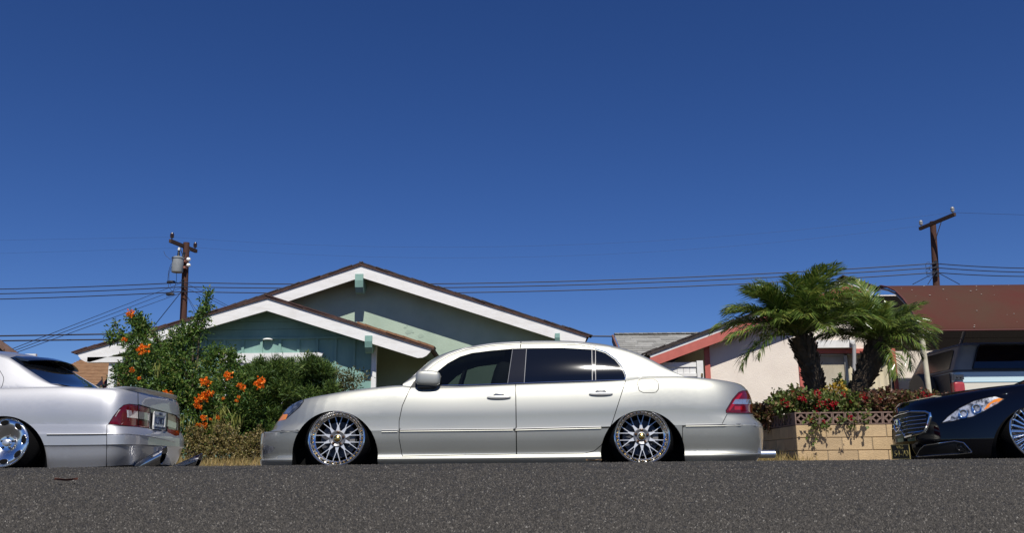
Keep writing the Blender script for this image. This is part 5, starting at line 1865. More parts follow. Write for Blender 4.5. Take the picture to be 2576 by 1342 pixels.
# ------------------------------------------------------------------ utility poles and cables
M_POLE = mat('creosoted_wood', (0.085, 0.032, 0.020), 0.85, col2=(0.05, 0.02, 0.013), nscale=6, stretch=(6, 6, 0.5), bump=0.3)
M_ARM = mat('dark_arm_wood', (0.035, 0.018, 0.013), 0.85, col2=(0.06, 0.03, 0.02), nscale=8)
M_WIRE = mat('cable_black', (0.012, 0.014, 0.03), 0.6)
M_INS = mat('insulator_brown', (0.03, 0.015, 0.013), 0.2, coat=0.5)
M_PORC = mat('white_porcelain', (0.8, 0.8, 0.78), 0.2)

def insulator(parent, p, r=0.085, h=0.2, m=None):
    return MB().lathe([(0.03, -0.14), (0.03, -0.02), (r * .8, -0.02), (r, 0.03), (r, 0.06), (r * .75, 0.07), (r, 0.10), (r, 0.14), (r * .6, h), (0.001, h)], p, (0, 0, 1), 12).build('insulator', m or M_INS, parent)

def left_pole():
    Y = 45
    b, t = P(457, 900, Y), P(469, 611, Y)
    d = (b - t) / (t.z - b.z)
    base = t + d * (t.z - 0.3)
    p = thing('utility_pole', 'brown utility pole with grey transformer rising behind the left bushes', 'utility pole', base)
    MB().tube([base, base.lerp(t, .5), t], [0.20, 0.175, 0.155], 14).build('pole', M_POLE, p)
    a0, a1 = P(430, 607, Y - 1.25), P(492, 632, Y + 1.1)
    dv = (a1 - a0).normalized()
    B = Matrix((dv, Vector((0, 0, 1)).cross(dv), Vector((0, 0, 1)))).transposed()
    arm = MB().box((a0 + a1) / 2, ((a1 - a0).length + .15, 0.13, 0.17), B).build('crossarm', M_ARM, p, smooth=False)
    for u in (0.03, 0.97):
        insulator(arm, a0.lerp(a1, u) + Vector((0, 0, 0.2)), 0.10, 0.24)
    m_ = P(467, 645, Y)
    MB().tube([a0.lerp(a1, .32) + Vector((0, -.07, 0)), m_ + Vector((-.1, -.1, 0))], 0.022, 6).build('brace', M_GREYMETAL, p)
    MB().tube([a0.lerp(a1, .78) + Vector((0, -.07, 0)), m_ + Vector((.1, .1, .1))], 0.022, 6).build('brace', M_GREYMETAL, p)
    M_TANK = mat('transformer_grey', (0.30, 0.32, 0.33), 0.5, col2=(0.24, 0.26, 0.27), nscale=5)
    c0, c1 = P(445.5, 686, Y - 0.5), P(447, 649, Y - 0.5)
    tk = MB().lathe([(0.001, 0), (0.26, 0), (0.28, 0.04), (0.28, (c1 - c0).length - .06), (0.31, (c1 - c0).length - .05), (0.31, (c1 - c0).length), (0.2, (c1 - c0).length + .05), (0.001, (c1 - c0).length + .08)], c0, (0, 0, 1), 24).build('transformer', M_TANK, p)
    tp = c1 + Vector((0, 0, 0.05))
    MB().lathe([(0.05, 0), (0.07, .05), (0.05, .1), (0.07, .15), (0.05, .2), (0.06, .3), (0.001, .32)], tp + Vector((0.06, -0.08, 0)), (0.02, 0, 1), 10).build('bushing', M_BLACK, tk)
    MB().lathe([(0.055, 0), (0.07, .04), (0.055, .14), (0.001, .17)], tp + Vector((0.066, -0.08, .3)), (0.02, 0, 1), 10).build('bushing_cap', M_PORC, tk)
    MB().lathe([(0.05, 0), (0.07, .05), (0.05, .1), (0.06, .25), (0.001, .28)], tp + Vector((0.22, 0.1, 0)), (0.3, 0, 1), 10).build('bushing', M_BLACK, tk)
    for py in (657, 673):
        a = P(456, py, Y - 0.4)
        MB().box2(a + Vector((-.1, -0.05, -.05)), a + Vector((.22, .3, .05))).build('hanger', mat('rusty_hanger', (0.30, 0.12, 0.09), 0.7), tk, smooth=False)
    for py in (655, 669.5):
        a = P(471, py, Y - 0.1)
        MB().lathe([(0.001, 0), (0.05, 0.0), (0.10, .06), (0.11, .10), (0.06, .2), (0.001, .21)], a + Vector((.0, -.1, 0)), (1, -0.15, 0.1), 12).build('insulator', M_PORC, p)
    for py in (706, 719, 734):
        MB().lathe([(0.001, 0), (0.06, 0.0), (0.06, .12), (0.001, .12)], P(461, py, Y - 0.18), (0, -1, 0), 10).build('spool', M_BLACK, p)
    # hanging loops of wire round the transformer
    def loop(pxs, r=0.012):
        MB().tube([P(a, b_, Y - 0.35) for a, b_ in pxs], r, 5).build('jumper_wire', M_WIRE, p)
    loop([(436, 658), (429, 668), (424, 684), (422, 705), (424, 722), (432, 733), (440, 736)])
    loop([(438, 660), (431, 672), (425, 690), (425, 712), (430, 719)])
    loop([(444, 688), (444, 708), (438, 728), (430, 742)])
    loop([(424, 714), (430, 707), (440, 708), (446, 714), (455, 709), (460, 704)])
    loop([(418, 747), (430, 744), (445, 742), (458, 738)])
    loop([(412, 632), (416, 643), (428, 653), (444, 656), (448, 648)], 0.009)
    for a in ((430, 710), (428, 741)):
        superball(mb_ := MB(), P(*a, Y - 0.3), (0.22, 0.07, 0.07), 0.7, 10, 8)
        mb_.build('splice', M_BLACK, p)
    return p

def right_pole():
    Y = 42
    b, t = P(2366, 900, Y), P(2346.5, 558, Y)
    d = (b - t) / (t.z - b.z)
    base = t + d * (t.z - 0.3)
    p = thing('utility_pole', 'brown utility pole without transformer rising behind the maroon canopy', 'utility pole', base)
    MB().tube([base, base.lerp(t, .5), t], [0.20, 0.165, 0.14], 14).build('pole', M_POLE, p)
    a0, a1 = P(2311, 578, Y + 0.6), P(2395, 543, Y - 1.4)
    dv = (a1 - a0).normalized()
    B = Matrix((dv, Vector((0, 0, 1)).cross(dv).normalized(), dv.cross(Vector((0, 0, 1)).cross(dv).normalized()))).transposed()
    arm = MB().box((a0 + a1) / 2 + Vector((0, -0.2, 0)), ((a1 - a0).length + .1, 0.12, 0.15), B).build('crossarm', M_ARM, p, smooth=False)
    for u in (0.03, 0.97):
        insulator(arm, a0.lerp(a1, u) + Vector((0, -0.2, 0.18)), 0.085, 0.2, mat('grey_insulator', (0.3, 0.3, 0.3), 0.3))
    MB().tube([a0.lerp(a1, .65) + Vector((0, -.2, 0)), P(2353, 605, Y - .2)], 0.02, 6).build('brace', M_GREYMETAL, p)
    for k, py in enumerate((661, 673, 685, 695)):
        MB().lathe([(0.001, 0), (0.07, 0.0), (0.07, .14), (0.001, .14)], P(2352 + k, py, Y - 0.15), (0, -1, 0), 10).build('spool', M_BLACK, p)
    rr = random.Random(8)
    for k in range(5):
        x0, y0 = 2348 + rr.uniform(-14, 4), 668 + rr.uniform(-6, 22)
        pts = [P(x0 + 7 * math.cos(a), y0 + 9 * math.sin(a), Y - 0.25) for a in np.linspace(0, 5.4, 12)]
        MB().tube(pts, 0.010, 5).build('jumper_wire', M_WIRE, p)
    return p
left_pole()
right_pole()

def cable(name, label, pts, r, group, sag=0.0, cat='cable'):
    a, b = Vector(pts[0]), Vector(pts[-1])
    full = []
    for (p, q) in zip(pts[:-1], pts[1:]):
        for k in range(16):
            u = k / 16
            v = Vector(p).lerp(Vector(q), u)
            v.z -= sag * 4 * u * (1 - u)
            full.append(v)
    full.append(Vector(pts[-1]))
    return tag(MB().tube(full, r, 6).build(name, M_WIRE), label, cat, group)

YL, YR = 44.6, 41.7
def out(p, q, k=1.6):
    'the cable goes on beyond the frame'
    return p + (p - q) * k
G3 = 'cables strung between the two utility poles'
names = ('topmost', 'middle', 'lowest')
for k, (pl, pr, pe, ps) in enumerate((((-60, 729), (462, 711.5), (2352, 663.5), (2640, 676)), ((-60, 741), (462, 722.5), (2354, 674), (2640, 686)), ((-60, 754.5), (462, 734.5), (2355, 686.5), (2640, 696)))):
    cable('power_cable', '%s of the three dark cables from the transformer pole out of the left edge' % names[k], [out(P(*pl, 46), P(*pr, YL)), P(*pl, 46), P(*pr, YL)], 0.024, G3, 0.05)
    cable('power_cable', '%s of the three dark cables spanning the roofs between the two poles' % names[k], [P(*pr, YL), P(*pe, YR)], 0.024, G3, (0.42, 0.40, 0.42)[k])
    cable('power_cable', '%s of the three dark cables from the right pole out of the right edge' % names[k], [P(*pe, YR), P(*ps, 44), out(P(*ps, 44), P(*pe, YR))], 0.022, G3, 0.06)
G2 = 'thin primary wires at the pole tops'
cable('thin_wire', 'hair thin wire from the high end of the transformer pole crossarm to the left', [out(P(-60, 606, 45), P(432, 597, 43.9)), P(-60, 606, 45), P(432, 597, 43.9)], 0.0032, G2)
cable('thin_wire', 'hair thin wire from the low end of the transformer pole crossarm to the left', [out(P(-60, 640, 47), P(491, 623, 46.1)), P(-60, 640, 47), P(491, 623, 46.1)], 0.0032, G2)
cable('thin_wire', 'hair thin wire between the upper crossarm insulators of both poles', [P(432, 597, 43.9), P(2395, 535, 40.5)], 0.0032, G2, 1.0)
cable('thin_wire', 'hair thin wire between the lower crossarm insulators of both poles', [P(491, 623, 46.1), P(2312, 569, 42.4)], 0.0032, G2, 1.0)
cable('thin_wire', 'hair thin wire leaving the right pole crossarm toward the right edge', [P(2395, 535, 40.5), P(2640, 543, 42), out(P(2640, 543, 42), P(2395, 535, 40.5), 4)], 0.006, G2)
G4 = 'dark service cables low over the left roofs'
cable('service_cable', 'upper of two thick dark cables low above the left house roofs', [out(P(-60, 847, 30), P(440, 838.5, 30.5)), P(-60, 847, 30), P(440, 838.5, 30.5), P(1600, 847.5, 31)], 0.026, G4)
cable('service_cable', 'lower of two thick dark cables low above the left house roofs', [out(P(-60, 859, 30), P(440, 853, 30.5)), P(-60, 859, 30), P(440, 853, 30.5), P(1420, 860, 31)], 0.026, G4)
G5 = 'thin service drops fanning out from the poles'
for k, (a, b) in enumerate((((458, 712), (30, 879)), ((458, 724), (34, 884)), ((458, 737), (38, 889)))):
    cable('service_drop', 'thin slanting cable from the transformer pole to the far left, %s of three' % names[k], [P(*a, 44.6), P(*b, 26)], 0.010, G5)
cable('guy_wire', 'slanting dark guy wire from the transformer pole down behind the orange flowers', [P(456, 735, 44.7), P(382, 828, 40)], 0.018, G5)
for k, (a, b) in enumerate((((466, 712), (610, 790)), ((466, 724), (580, 778)), ((466, 738), (505, 800)), ((466, 738), (492, 790)))):
    cable('service_drop', ('uppermost', 'second', 'third', 'steepest')[k] + ' thin cable falling from the transformer pole behind the green house roof', [P(*a, 44.8), P(*b, 40)], 0.010, G5)
for a, lab in (((2296, 716), 'left'), ((2414, 716), 'right'), ((2334, 716), 'steep middle')):
    cable('guy_wire', '%s slanting wire from the right pole down behind the maroon canopy' % lab, [P(2353, 686 if lab[0] != 'r' else 683, 41.8), P(*a, 38)], 0.016, G5)
# ------------------------------------------------------------------ plants
def leaf_mat(name, col, rough=0.5, tr=0.25, spec=0.4, col2=None):
    return mat(name, col, rough, spec=spec, trans=tr, col2=col2, nscale=7)

def leaves(name, base, direc, length, width, mats, parent=None, probs=None, fold=0.25):
    "rhombic leaves folded along the midrib; arrays: base (n,3), direc (n,3), length (n), width (n)"
    n = len(base)
    direc = direc / np.linalg.norm(direc, axis=1, keepdims=True)
    r = rng.normal(size=(n, 3))
    side = np.cross(direc, r)
    side /= np.linalg.norm(side, axis=1, keepdims=True) + 1e-9
    nor = np.cross(side, direc)
    L, Wd = length[:, None], width[:, None]
    V = np.stack([base, base + direc * L * .45 + side * Wd * .5 + nor * Wd * fold, base + direc * L, base + direc * L * .45 - side * Wd * .5 + nor * Wd * fold], 1)
    idx = np.arange(n)[:, None] * 4
    F = np.concatenate([idx + np.array([[0, 1, 2]]), idx + np.array([[0, 2, 3]])], 1).reshape(-1, 3)
    me = bpy.data.meshes.new(name)
    me.vertices.add(n * 4)
    me.vertices.foreach_set('co', V.ravel())
    nf = len(F)
    me.loops.add(nf * 3)
    me.loops.foreach_set('vertex_index', F.ravel().astype(np.int32))
    me.polygons.add(nf)
    me.polygons.foreach_set('loop_start', np.arange(0, nf * 3, 3, dtype=np.int32))
    me.polygons.foreach_set('loop_total', np.full(nf, 3, dtype=np.int32))
    for m in mats:
        me.materials.append(m)
    mi = np.repeat(rng.choice(len(mats), n, p=probs), 2).astype(np.int32)
    me.polygons.foreach_set('material_index', mi)
    me.update(calc_edges=True)
    o = link(bpy.data.objects.new(name, me), parent)
    return o

def unit(v):
    return v / (np.linalg.norm(v, axis=-1, keepdims=True) + 1e-9)

def clump_points(blobs, n, shell=0.55):
    "points inside traced ellipsoids (px, py, rx, ry, Y, depth radius), denser near the skin, with outward directions"
    vol = np.array([b[2] * b[3] for b in blobs], float)
    cnt = (vol / vol.sum() * n).astype(int)
    pts, dirs = [], []
    for b, c in zip(blobs, cnt):
        ctr = np.array(P(b[0], b[1], b[4]))
        k = b[4] / FPX
        rad = np.array([b[2] * k, b[5] if len(b) > 5 else b[2] * k * 0.8, b[3] * k])
        u = unit(rng.normal(size=(c, 3)))
        r = rng.random(c) ** shell
        lump = 0.82 + 0.3 * np.sin(u[:, 0] * 5.1 + b[0]) * np.sin(u[:, 2] * 6.3 + b[1]) * np.cos(u[:, 1] * 4 + 1)
        pts.append(ctr + u * rad * (r * lump)[:, None])
        dirs.append(u)
    return np.concatenate(pts), np.concatenate(dirs)

def twigs(pts, dirs, length, leaflets, spread, up=0.35):
    "leaflet positions and directions along short twigs"
    n = len(pts)
    d = unit(dirs + rng.normal(size=(n, 3)) * spread + np.array([0, 0, up]))
    L = length * (0.6 + 0.8 * rng.random(n))
    B, D = [], []
    for k in range(leaflets):
        t = (k + 0.5) / leaflets
        p = pts + d * (L * t)[:, None] + np.array([0, 0, -1.0]) * (0.15 * L * t * t)[:, None]
        s = unit(np.cross(d, rng.normal(size=(n, 3)))) * (1 if k % 2 else -1)
        B.append(p)
        D.append(unit(s * 0.8 + d * 0.6))
    return np.concatenate(B), np.concatenate(D)

def stems(parent, lines, r0, r1, m, name='stem'):
    for q in lines:
        n = len(q)
        MB().tube(q, [r0 + (r1 - r0) * k / (n - 1) for k in range(n)], 6).build(name, m, parent)

M_BARK = mat('grey_brown_stem', (0.10, 0.075, 0.05), 0.9, col2=(0.06, 0.045, 0.03), nscale=20)

_fl = {}
def flower_cluster(parent, key, p, size, m1, m2, name='flower_cluster', n=26, petal=0.04):
    "small funnel flowers in a loose ball; the mesh is shared, each cluster is an object"
    if key not in _fl:
        u = unit(rng.normal(size=(n * 5, 3)))
        for i in range(n):
            a = unit(rng.normal(size=3) + np.array([0, -0.5, 0.2]))
            u[i * 5:(i + 1) * 5] = a + rng.normal(size=(5, 3)) * 0.35
        base = np.repeat(unit(rng.normal(size=(n, 3)) + np.array([0, -0.4, 0])) * (0.03 + 0.06 * rng.random((n, 1))), 5, 0)
        o = leaves('flower_cluster', base, u, petal * (0.7 + 0.6 * rng.random(n * 5)), petal * 0.75 * (0.7 + 0.6 * rng.random(n * 5)), [m1, m2], None, [.7, .3])
        _fl[key] = o.data
        bpy.data.objects.remove(o)
    o = bpy.data.objects.new(name, _fl[key])
    o.location = p
    s = size / 0.10
    o.scale = (s, s, s)
    o.rotation_euler = (random.uniform(-.4, .4), random.uniform(-.4, .4), random.uniform(-.8, .8))
    link(o)
    o.parent = parent
    o.matrix_parent_inverse = WORLDM[parent.name].inverted()
    return o

def trumpet_bush():
    Y = 14.0
    root = P(480, 1150, Y)
    t = thing('flowering_bush', 'tall loose green bush with orange flower clusters behind the left car tail', 'bush', (root.x, Y, 0.22))
    G = [leaf_mat('bush_leaf_a', (0.078, 0.145, 0.022)), leaf_mat('bush_leaf_b', (0.040, 0.088, 0.018)), leaf_mat('bush_leaf_c', (0.125, 0.195, 0.032)), leaf_mat('bush_leaf_d', (0.19, 0.21, 0.05))]
    blobs = [(400, 925, 70, 60, Y, .6), (365, 900, 45, 40, Y - .2, .4), (470, 950, 75, 75, Y, .7), (430, 1000, 80, 70, Y, .7), (540, 985, 80, 65, Y, .7), (600, 985, 60, 60, Y, .6), (500, 1050, 80, 80, Y, .7), (580, 1060, 75, 75, Y, .7), (420, 960, 90, 50, Y, .7), (455, 885, 40, 45, Y, .4), (330, 950, 35, 30, Y, .3), (340, 985, 40, 28, Y, .3), (650, 1030, 45, 60, Y, .5), (470, 1110, 60, 40, Y, .5), (545, 1105, 70, 42, Y, .5), (520, 1125, 90, 30, Y + .3, .4), (560, 930, 45, 35, Y, .4)]
    pts, dirs = clump_points(blobs, 3000, 0.45)
    B, D = twigs(pts, dirs, 0.24, 8, 0.55)
    # long upright and arching shoots
    shoots = [[(500, 860), (505, 820), (515, 780), (524, 738)], [(485, 880), (490, 840), (500, 800), (512, 768)], [(470, 890), (476, 850), (485, 825)], [(420, 900), (390, 850), (360, 820), (330, 795)], [(390, 880), (360, 855), (315, 848), (272, 850)], [(380, 870), (352, 835), (345, 810)], [(400, 860), (372, 825), (350, 812), (340, 800)], [(520, 930), (535, 900), (548, 880)], [(390, 900), (335, 872), (285, 818)], [(350, 960), (310, 950), (300, 930)], [(460, 880), (450, 850), (456, 825)], [(355, 990), (320, 992), (300, 985)], [(560, 930), (575, 915), (582, 890)]]
    ll = []
    for s in shoots:
        q = [P(a, b, Y - 0.1 + 0.2 * random.random()) for a, b in s]
        ll.append([root.lerp(q[0], 0.35) + Vector((0, 0, .15)), q[0]] + q[1:])
        q = np.array([tuple(v) for v in q])
        for k in range(70):
            u = random.random() ** 0.8 * (len(q) - 1)
            i = min(int(u), len(q) - 2)
            p = q[i] + (q[i + 1] - q[i]) * (u - i)
            d = unit(q[i + 1] - q[i])
            n = 7
            dd = unit(d * 0.6 + rng.normal(size=3) * 0.6)
            sp = 0.12 * (1.15 - 0.8 * u / (len(q) - 1)) + 0.05
            for m in range(n):
                pp = p + dd * sp * (m + .5) / n * 1.4
                B = np.concatenate([B, pp[None]])
                D = np.concatenate([D, unit(dd * .5 + rng.normal(size=3) * .7)[None]])
    n = len(B)
    leaves('foliage', B, D, 0.045 + 0.03 * rng.random(n), 0.020 + 0.012 * rng.random(n), G, t, [.40, .32, .20, .08])
    stems(t, ll, 0.016, 0.004, M_BARK)
    for k in range(9):
        a = P(440 + 22 * k, 1150, Y)
        stems(t, [[Vector((a.x, Y + random.uniform(-.3, .3), 0.15)), P(435 + 24 * k + random.uniform(-20, 20), 1060, Y + .1), P(420 + 26 * k + random.uniform(-30, 30), 990, Y)]], 0.02, 0.008, M_BARK)
    O1, O2 = leaf_mat('orange_petal', (0.86, 0.19, 0.012), 0.5, .3), leaf_mat('light_orange_petal', (0.90, 0.36, 0.03), 0.5, .3)
    spots = [(328, 790, .075), (314, 856, .05), (362, 878, .115), (333, 932, .05), (423, 992, .085), (518, 962, .10), (509, 1002, .085), (528, 990, .08), (516, 999, .09), (498, 1010, .075), (502, 1026, .06), (576, 945, .085), (515, 1072, .055), (500, 1070, .045), (513, 1052, .06), (610, 976, .06), (604, 970, .05), (654, 968, .105), (656, 960, .08), (596, 1010, .035), (562, 1003, .03), (548, 1052, .04), (530, 1056, .03), (350, 952, .035), (600, 1000, .03), (494, 1022, .05)]
    for k, (a, b, s) in enumerate(spots):
        flower_cluster(t, 'orange%d' % (k % 3), P(a, b, Y - 0.62), s, O1, O2)
    # drying seed pods hang in yellow-green tufts
    pods = [(548, 1035), (565, 1025), (600, 1045), (395, 915), (585, 1050), (540, 1060), (470, 1050)]
    bb, dd = [], []
    for a, b in pods:
        c = np.array(P(a, b, Y - .6))
        for k in range(16):
            bb.append(c + rng.normal(size=3) * np.array([.05, .03, .03]))
            dd.append(np.array([rng.normal() * .25, rng.normal() * .2, -1]))
    bb, dd = np.array(bb), np.array(dd)
    leaves('seed_pods', bb, dd, 0.14 + .08 * rng.random(len(bb)), np.full(len(bb), 0.014), [leaf_mat('pod', (0.24, 0.25, 0.06))], t)['kind'] = 'stuff'
trumpet_bush()

def juniper():
    Y = 14.3
    t = thing('hedge', 'dense dark green juniper hedge in front of the white window', 'hedge', (P(720, 1150, Y).x, Y, 0.22))
    G = [leaf_mat('juniper_a', (0.072, 0.130, 0.022), .6, .15), leaf_mat('juniper_b', (0.040, 0.080, 0.017), .6, .12), leaf_mat('juniper_c', (0.135, 0.185, 0.035), .6, .2)]
    blobs = [(640, 950, 45, 34, Y, .5), (690, 944, 50, 32, Y, .5), (745, 936, 60, 32, Y, .5), (792, 946, 32, 36, Y, .5), (770, 960, 55, 45, Y, .6), (700, 965, 75, 50, Y, .7), (640, 980, 60, 50, Y, .6), (770, 985, 50, 40, Y - .1, .5), (730, 1010, 55, 45, Y - .1, .6), (670, 1020, 65, 55, Y - .1, .7), (640, 1060, 60, 55, Y, .6), (700, 1075, 55, 50, Y, .6), (610, 1020, 40, 50, Y, .5), (610, 1095, 60, 45, Y, .5), (660, 1115, 60, 36, Y, .5), (590, 1120, 60, 30, Y, .4), (820, 985, 22, 16, Y, .3)]
    r2 = random.Random(21)
    small = []
    for b in blobs:
        for k in range(5):
            a, q = r2.uniform(0, 6.283), r2.uniform(0.55, 1.0)
            s = r2.uniform(13, 24)
            small.append((b[0] + b[2] * q * math.cos(a), b[1] - abs(b[3] * q * math.sin(a)) * (1 if r2.random() < .7 else -1), s * 1.15, s * .9, b[4] - r2.uniform(.1, .55), .14))
    pts, dirs = clump_points(blobs, 2300, 0.38)
    p2, d2 = clump_points(small, 3600, 0.5)
    pts, dirs = np.concatenate([pts, p2]), np.concatenate([dirs, d2])
    tuft = 10
    B = np.repeat(pts, tuft, 0) + rng.normal(size=(len(pts) * tuft, 3)) * 0.03
    D = unit(np.repeat(unit(dirs + np.array([0.15, -0.2, 0.75]) + rng.normal(size=dirs.shape) * .3), tuft, 0) + rng.normal(size=(len(pts) * tuft, 3)) * 0.4)
    n = len(B)
    leaves('foliage', B, D, 0.045 + 0.05 * rng.random(n), 0.010 + 0.007 * rng.random(n), G, t, [.45, .35, .2])
    for k in range(6):
        a = P(620 + 30 * k, 1150, Y)
        stems(t, [[Vector((a.x, Y, .15)), P(622 + 30 * k, 1080, Y), P(615 + 35 * k, 1000, Y)]], 0.03, 0.012, M_BARK, 'trunk')
juniper()

def small_shrub(label, Y, blobs, n, cols, lw, name='shrub', twig=0.18, base=None, seedflowers=None, probs=None, spread=.6, stem=5):
    c = blobs[0]
    p = P(c[0], c[1], Y)
    t = thing(name, label, 'shrub', (p.x, Y, base if base is not None else 0.2))
    ms = [leaf_mat(label[:14].replace(' ', '_') + '_leaf_%d' % k, q) for k, q in enumerate(cols)]
    pts, dirs = clump_points([(*b, Y, (b[4] if len(b) > 4 else b[2] * Y / FPX * .8)) if len(b) < 6 else b for b in [(q[0], q[1], q[2], q[3]) for q in blobs]], n, 0.45)
    B, D = twigs(pts, dirs, twig, 6, spread)
    m = len(B)
    leaves('foliage', B, D, lw[0] * (0.7 + .6 * rng.random(m)), lw[1] * (0.7 + .6 * rng.random(m)), ms, t, probs)
    zb = base if base is not None else 0.15
    for k in range(stem):
        q = blobs[k % len(blobs)]
        e = P(q[0] + random.uniform(-.5, .5) * q[2], q[1] - random.uniform(-.2, .6) * q[3], Y)
        stems(t, [[Vector((p.x + (e.x - p.x) * .5, Y + random.uniform(-.1, .1), zb)), Vector((e.x, Y, (e.z + zb) / 2)), e]], 0.010, 0.004, M_BARK)
    return t

small_shrub('thin olive leaved shrub beside the white corner post above the bonnet', 15.0, [(840, 965, 34, 20), (868, 955, 28, 16), (895, 960, 16, 12), (850, 990, 30, 18), (880, 985, 26, 16)], 230, [(0.085, 0.095, 0.035), (0.06, 0.075, 0.025), (0.13, 0.11, 0.05)], (0.06, 0.024), twig=.2, base=0.25)
DRY = [(0.22, 0.18, 0.06), (0.16, 0.15, 0.045), (0.30, 0.23, 0.09), (0.12, 0.09, 0.045)]
small_shrub('low dry olive shrub right behind the far exhaust tip', 13.2, [(488, 1130, 26, 32), (500, 1110, 20, 26), (478, 1108, 12, 30), (496, 1092, 9, 24)], 230, DRY, (0.035, 0.019), 'dry_shrub', .12, 0.16)
small_shrub('tallest low dry shrub halfway between the left and middle cars', 13.15, [(560, 1130, 34, 32), (585, 1120, 26, 30), (545, 1100, 18, 30), (572, 1095, 14, 26), (530, 1140, 24, 22), (560, 1082, 8, 26), (590, 1100, 8, 24)], 330, DRY, (0.035, 0.019), 'dry_shrub', .13, 0.16)
small_shrub('low dry yellowish shrub against the front bumper of the middle car', 13.1, [(635, 1128, 30, 30), (655, 1120, 22, 34), (612, 1140, 22, 22), (640, 1145, 40, 16), (648, 1100, 7, 24), (622, 1112, 8, 20)], 300, DRY, (0.035, 0.019), 'dry_shrub', .12, 0.16)

def dry_grass():
    n = 15000
    x = rng.uniform(-6.5, 4.0, n)
    y = 12.2 + 1.3 * rng.random(n)
    z = np.interp(y, [12.15, 13.5], [0.125, 0.22])
    B = np.stack([x, y, z - 0.01], 1)
    D = unit(np.stack([rng.normal(size=n) * .35, rng.normal(size=n) * .35, np.ones(n)], 1))
    o = leaves('dry_grass', B, D, 0.05 + .11 * rng.random(n) ** 2, np.full(n, 0.007), [leaf_mat('straw_a', (0.42, 0.31, 0.12)), leaf_mat('straw_b', (0.30, 0.22, 0.09)), leaf_mat('straw_c', (0.22, 0.19, 0.07))], None, [.45, .35, .2])
    o['kind'] = 'stuff'
    o['label'] = 'dry straw coloured grass of the front verge'
dry_grass()

# ------------------------------------------------------------------ palms
PALM = [leaf_mat('palm_leaf_a', (0.125, 0.185, 0.034), 0.28, .2, .6), leaf_mat('palm_leaf_b', (0.078, 0.130, 0.026), 0.28, .15, .6), leaf_mat('palm_leaf_c', (0.21, 0.235, 0.050), 0.30, .2, .6)]
M_RACHIS = mat('palm_rachis', (0.16, 0.19, 0.07), 0.5)
M_PTRUNK = mat('palm_trunk_fibre', (0.055, 0.040, 0.027), 0.95, col2=(0.10, 0.075, 0.05), nscale=14, bump=0.6, bscale=30)
M_PSTUB = mat('palm_leaf_base', (0.11, 0.080, 0.052), 0.9, col2=(0.055, 0.04, 0.028), nscale=20, bump=0.4)

def frond_mesh(L, droop, seed, tipdroop):
    "feather leaf along +X that arches down; leaflets fold into a V and hang"
    r = np.random.default_rng(seed)
    N = 62
    pts = []
    ang = 0.35
    p = np.array([0.0, 0.0, 0.0])
    for k in range(N + 1):
        pts.append(p.copy())
        t = k / N
        ang -= (droop + tipdroop * t * t) / N
        p = p + np.array([math.cos(ang), 0, math.sin(ang)]) * (L / N)
    pts = np.array(pts)
    mb = MB().tube([Vector(q) for q in pts], [0.012 * (1 - 0.85 * k / N) + 0.002 for k in range(N + 1)], 4, mi=3)
    for k in range(8, N + 1):
        t = k / N
        tang = unit(pts[min(k + 1, N)] - pts[k - 1])
        up = np.array([-tang[2], 0, tang[0]])
        ll = 0.34 * (math.sin(math.pi * min(1, 0.12 + t * 0.88)) ** 0.6 * 0.8 + 0.25) * (0.9 + .25 * r.random())
        if t > 0.9:
            ll *= 0.75
        for sg in (-1, 1):
            d = unit(tang * (0.55 + 0.5 * t) + np.array([0, sg, 0]) * (1.0 - 0.35 * t) + up * (0.28 + 0.2 * r.normal()) + r.normal(size=3) * 0.08)
            wv = unit(np.cross(d, np.array([0, 0, 1.0]) + r.normal(size=3) * .3)) * 0.0095
            a = pts[k]
            m_ = a + d * ll * 0.5
            e = a + d * ll * 0.97 + np.array([0, 0, -1]) * ll * (0.22 + .22 * r.random())
            mi = int(r.choice(3, p=[.45, .35, .2]))
            mb.add([a - wv * .5, a + wv * .5, m_ + wv, m_ - wv, e], [(0, 1, 2, 3), (3, 2, 4)], mi)
    o = mb.build('frond', PALM + [M_RACHIS], None, smooth=False, fix=False)
    me = o.data
    bpy.data.objects.remove(o)
    return me
FR = [frond_mesh(1.3, 0.95, 1, 0.9), frond_mesh(1.2, 1.2, 2, 1.0), frond_mesh(1.2, 0.7, 3, 0.9), frond_mesh(1.1, 1.4, 4, 0.9)]

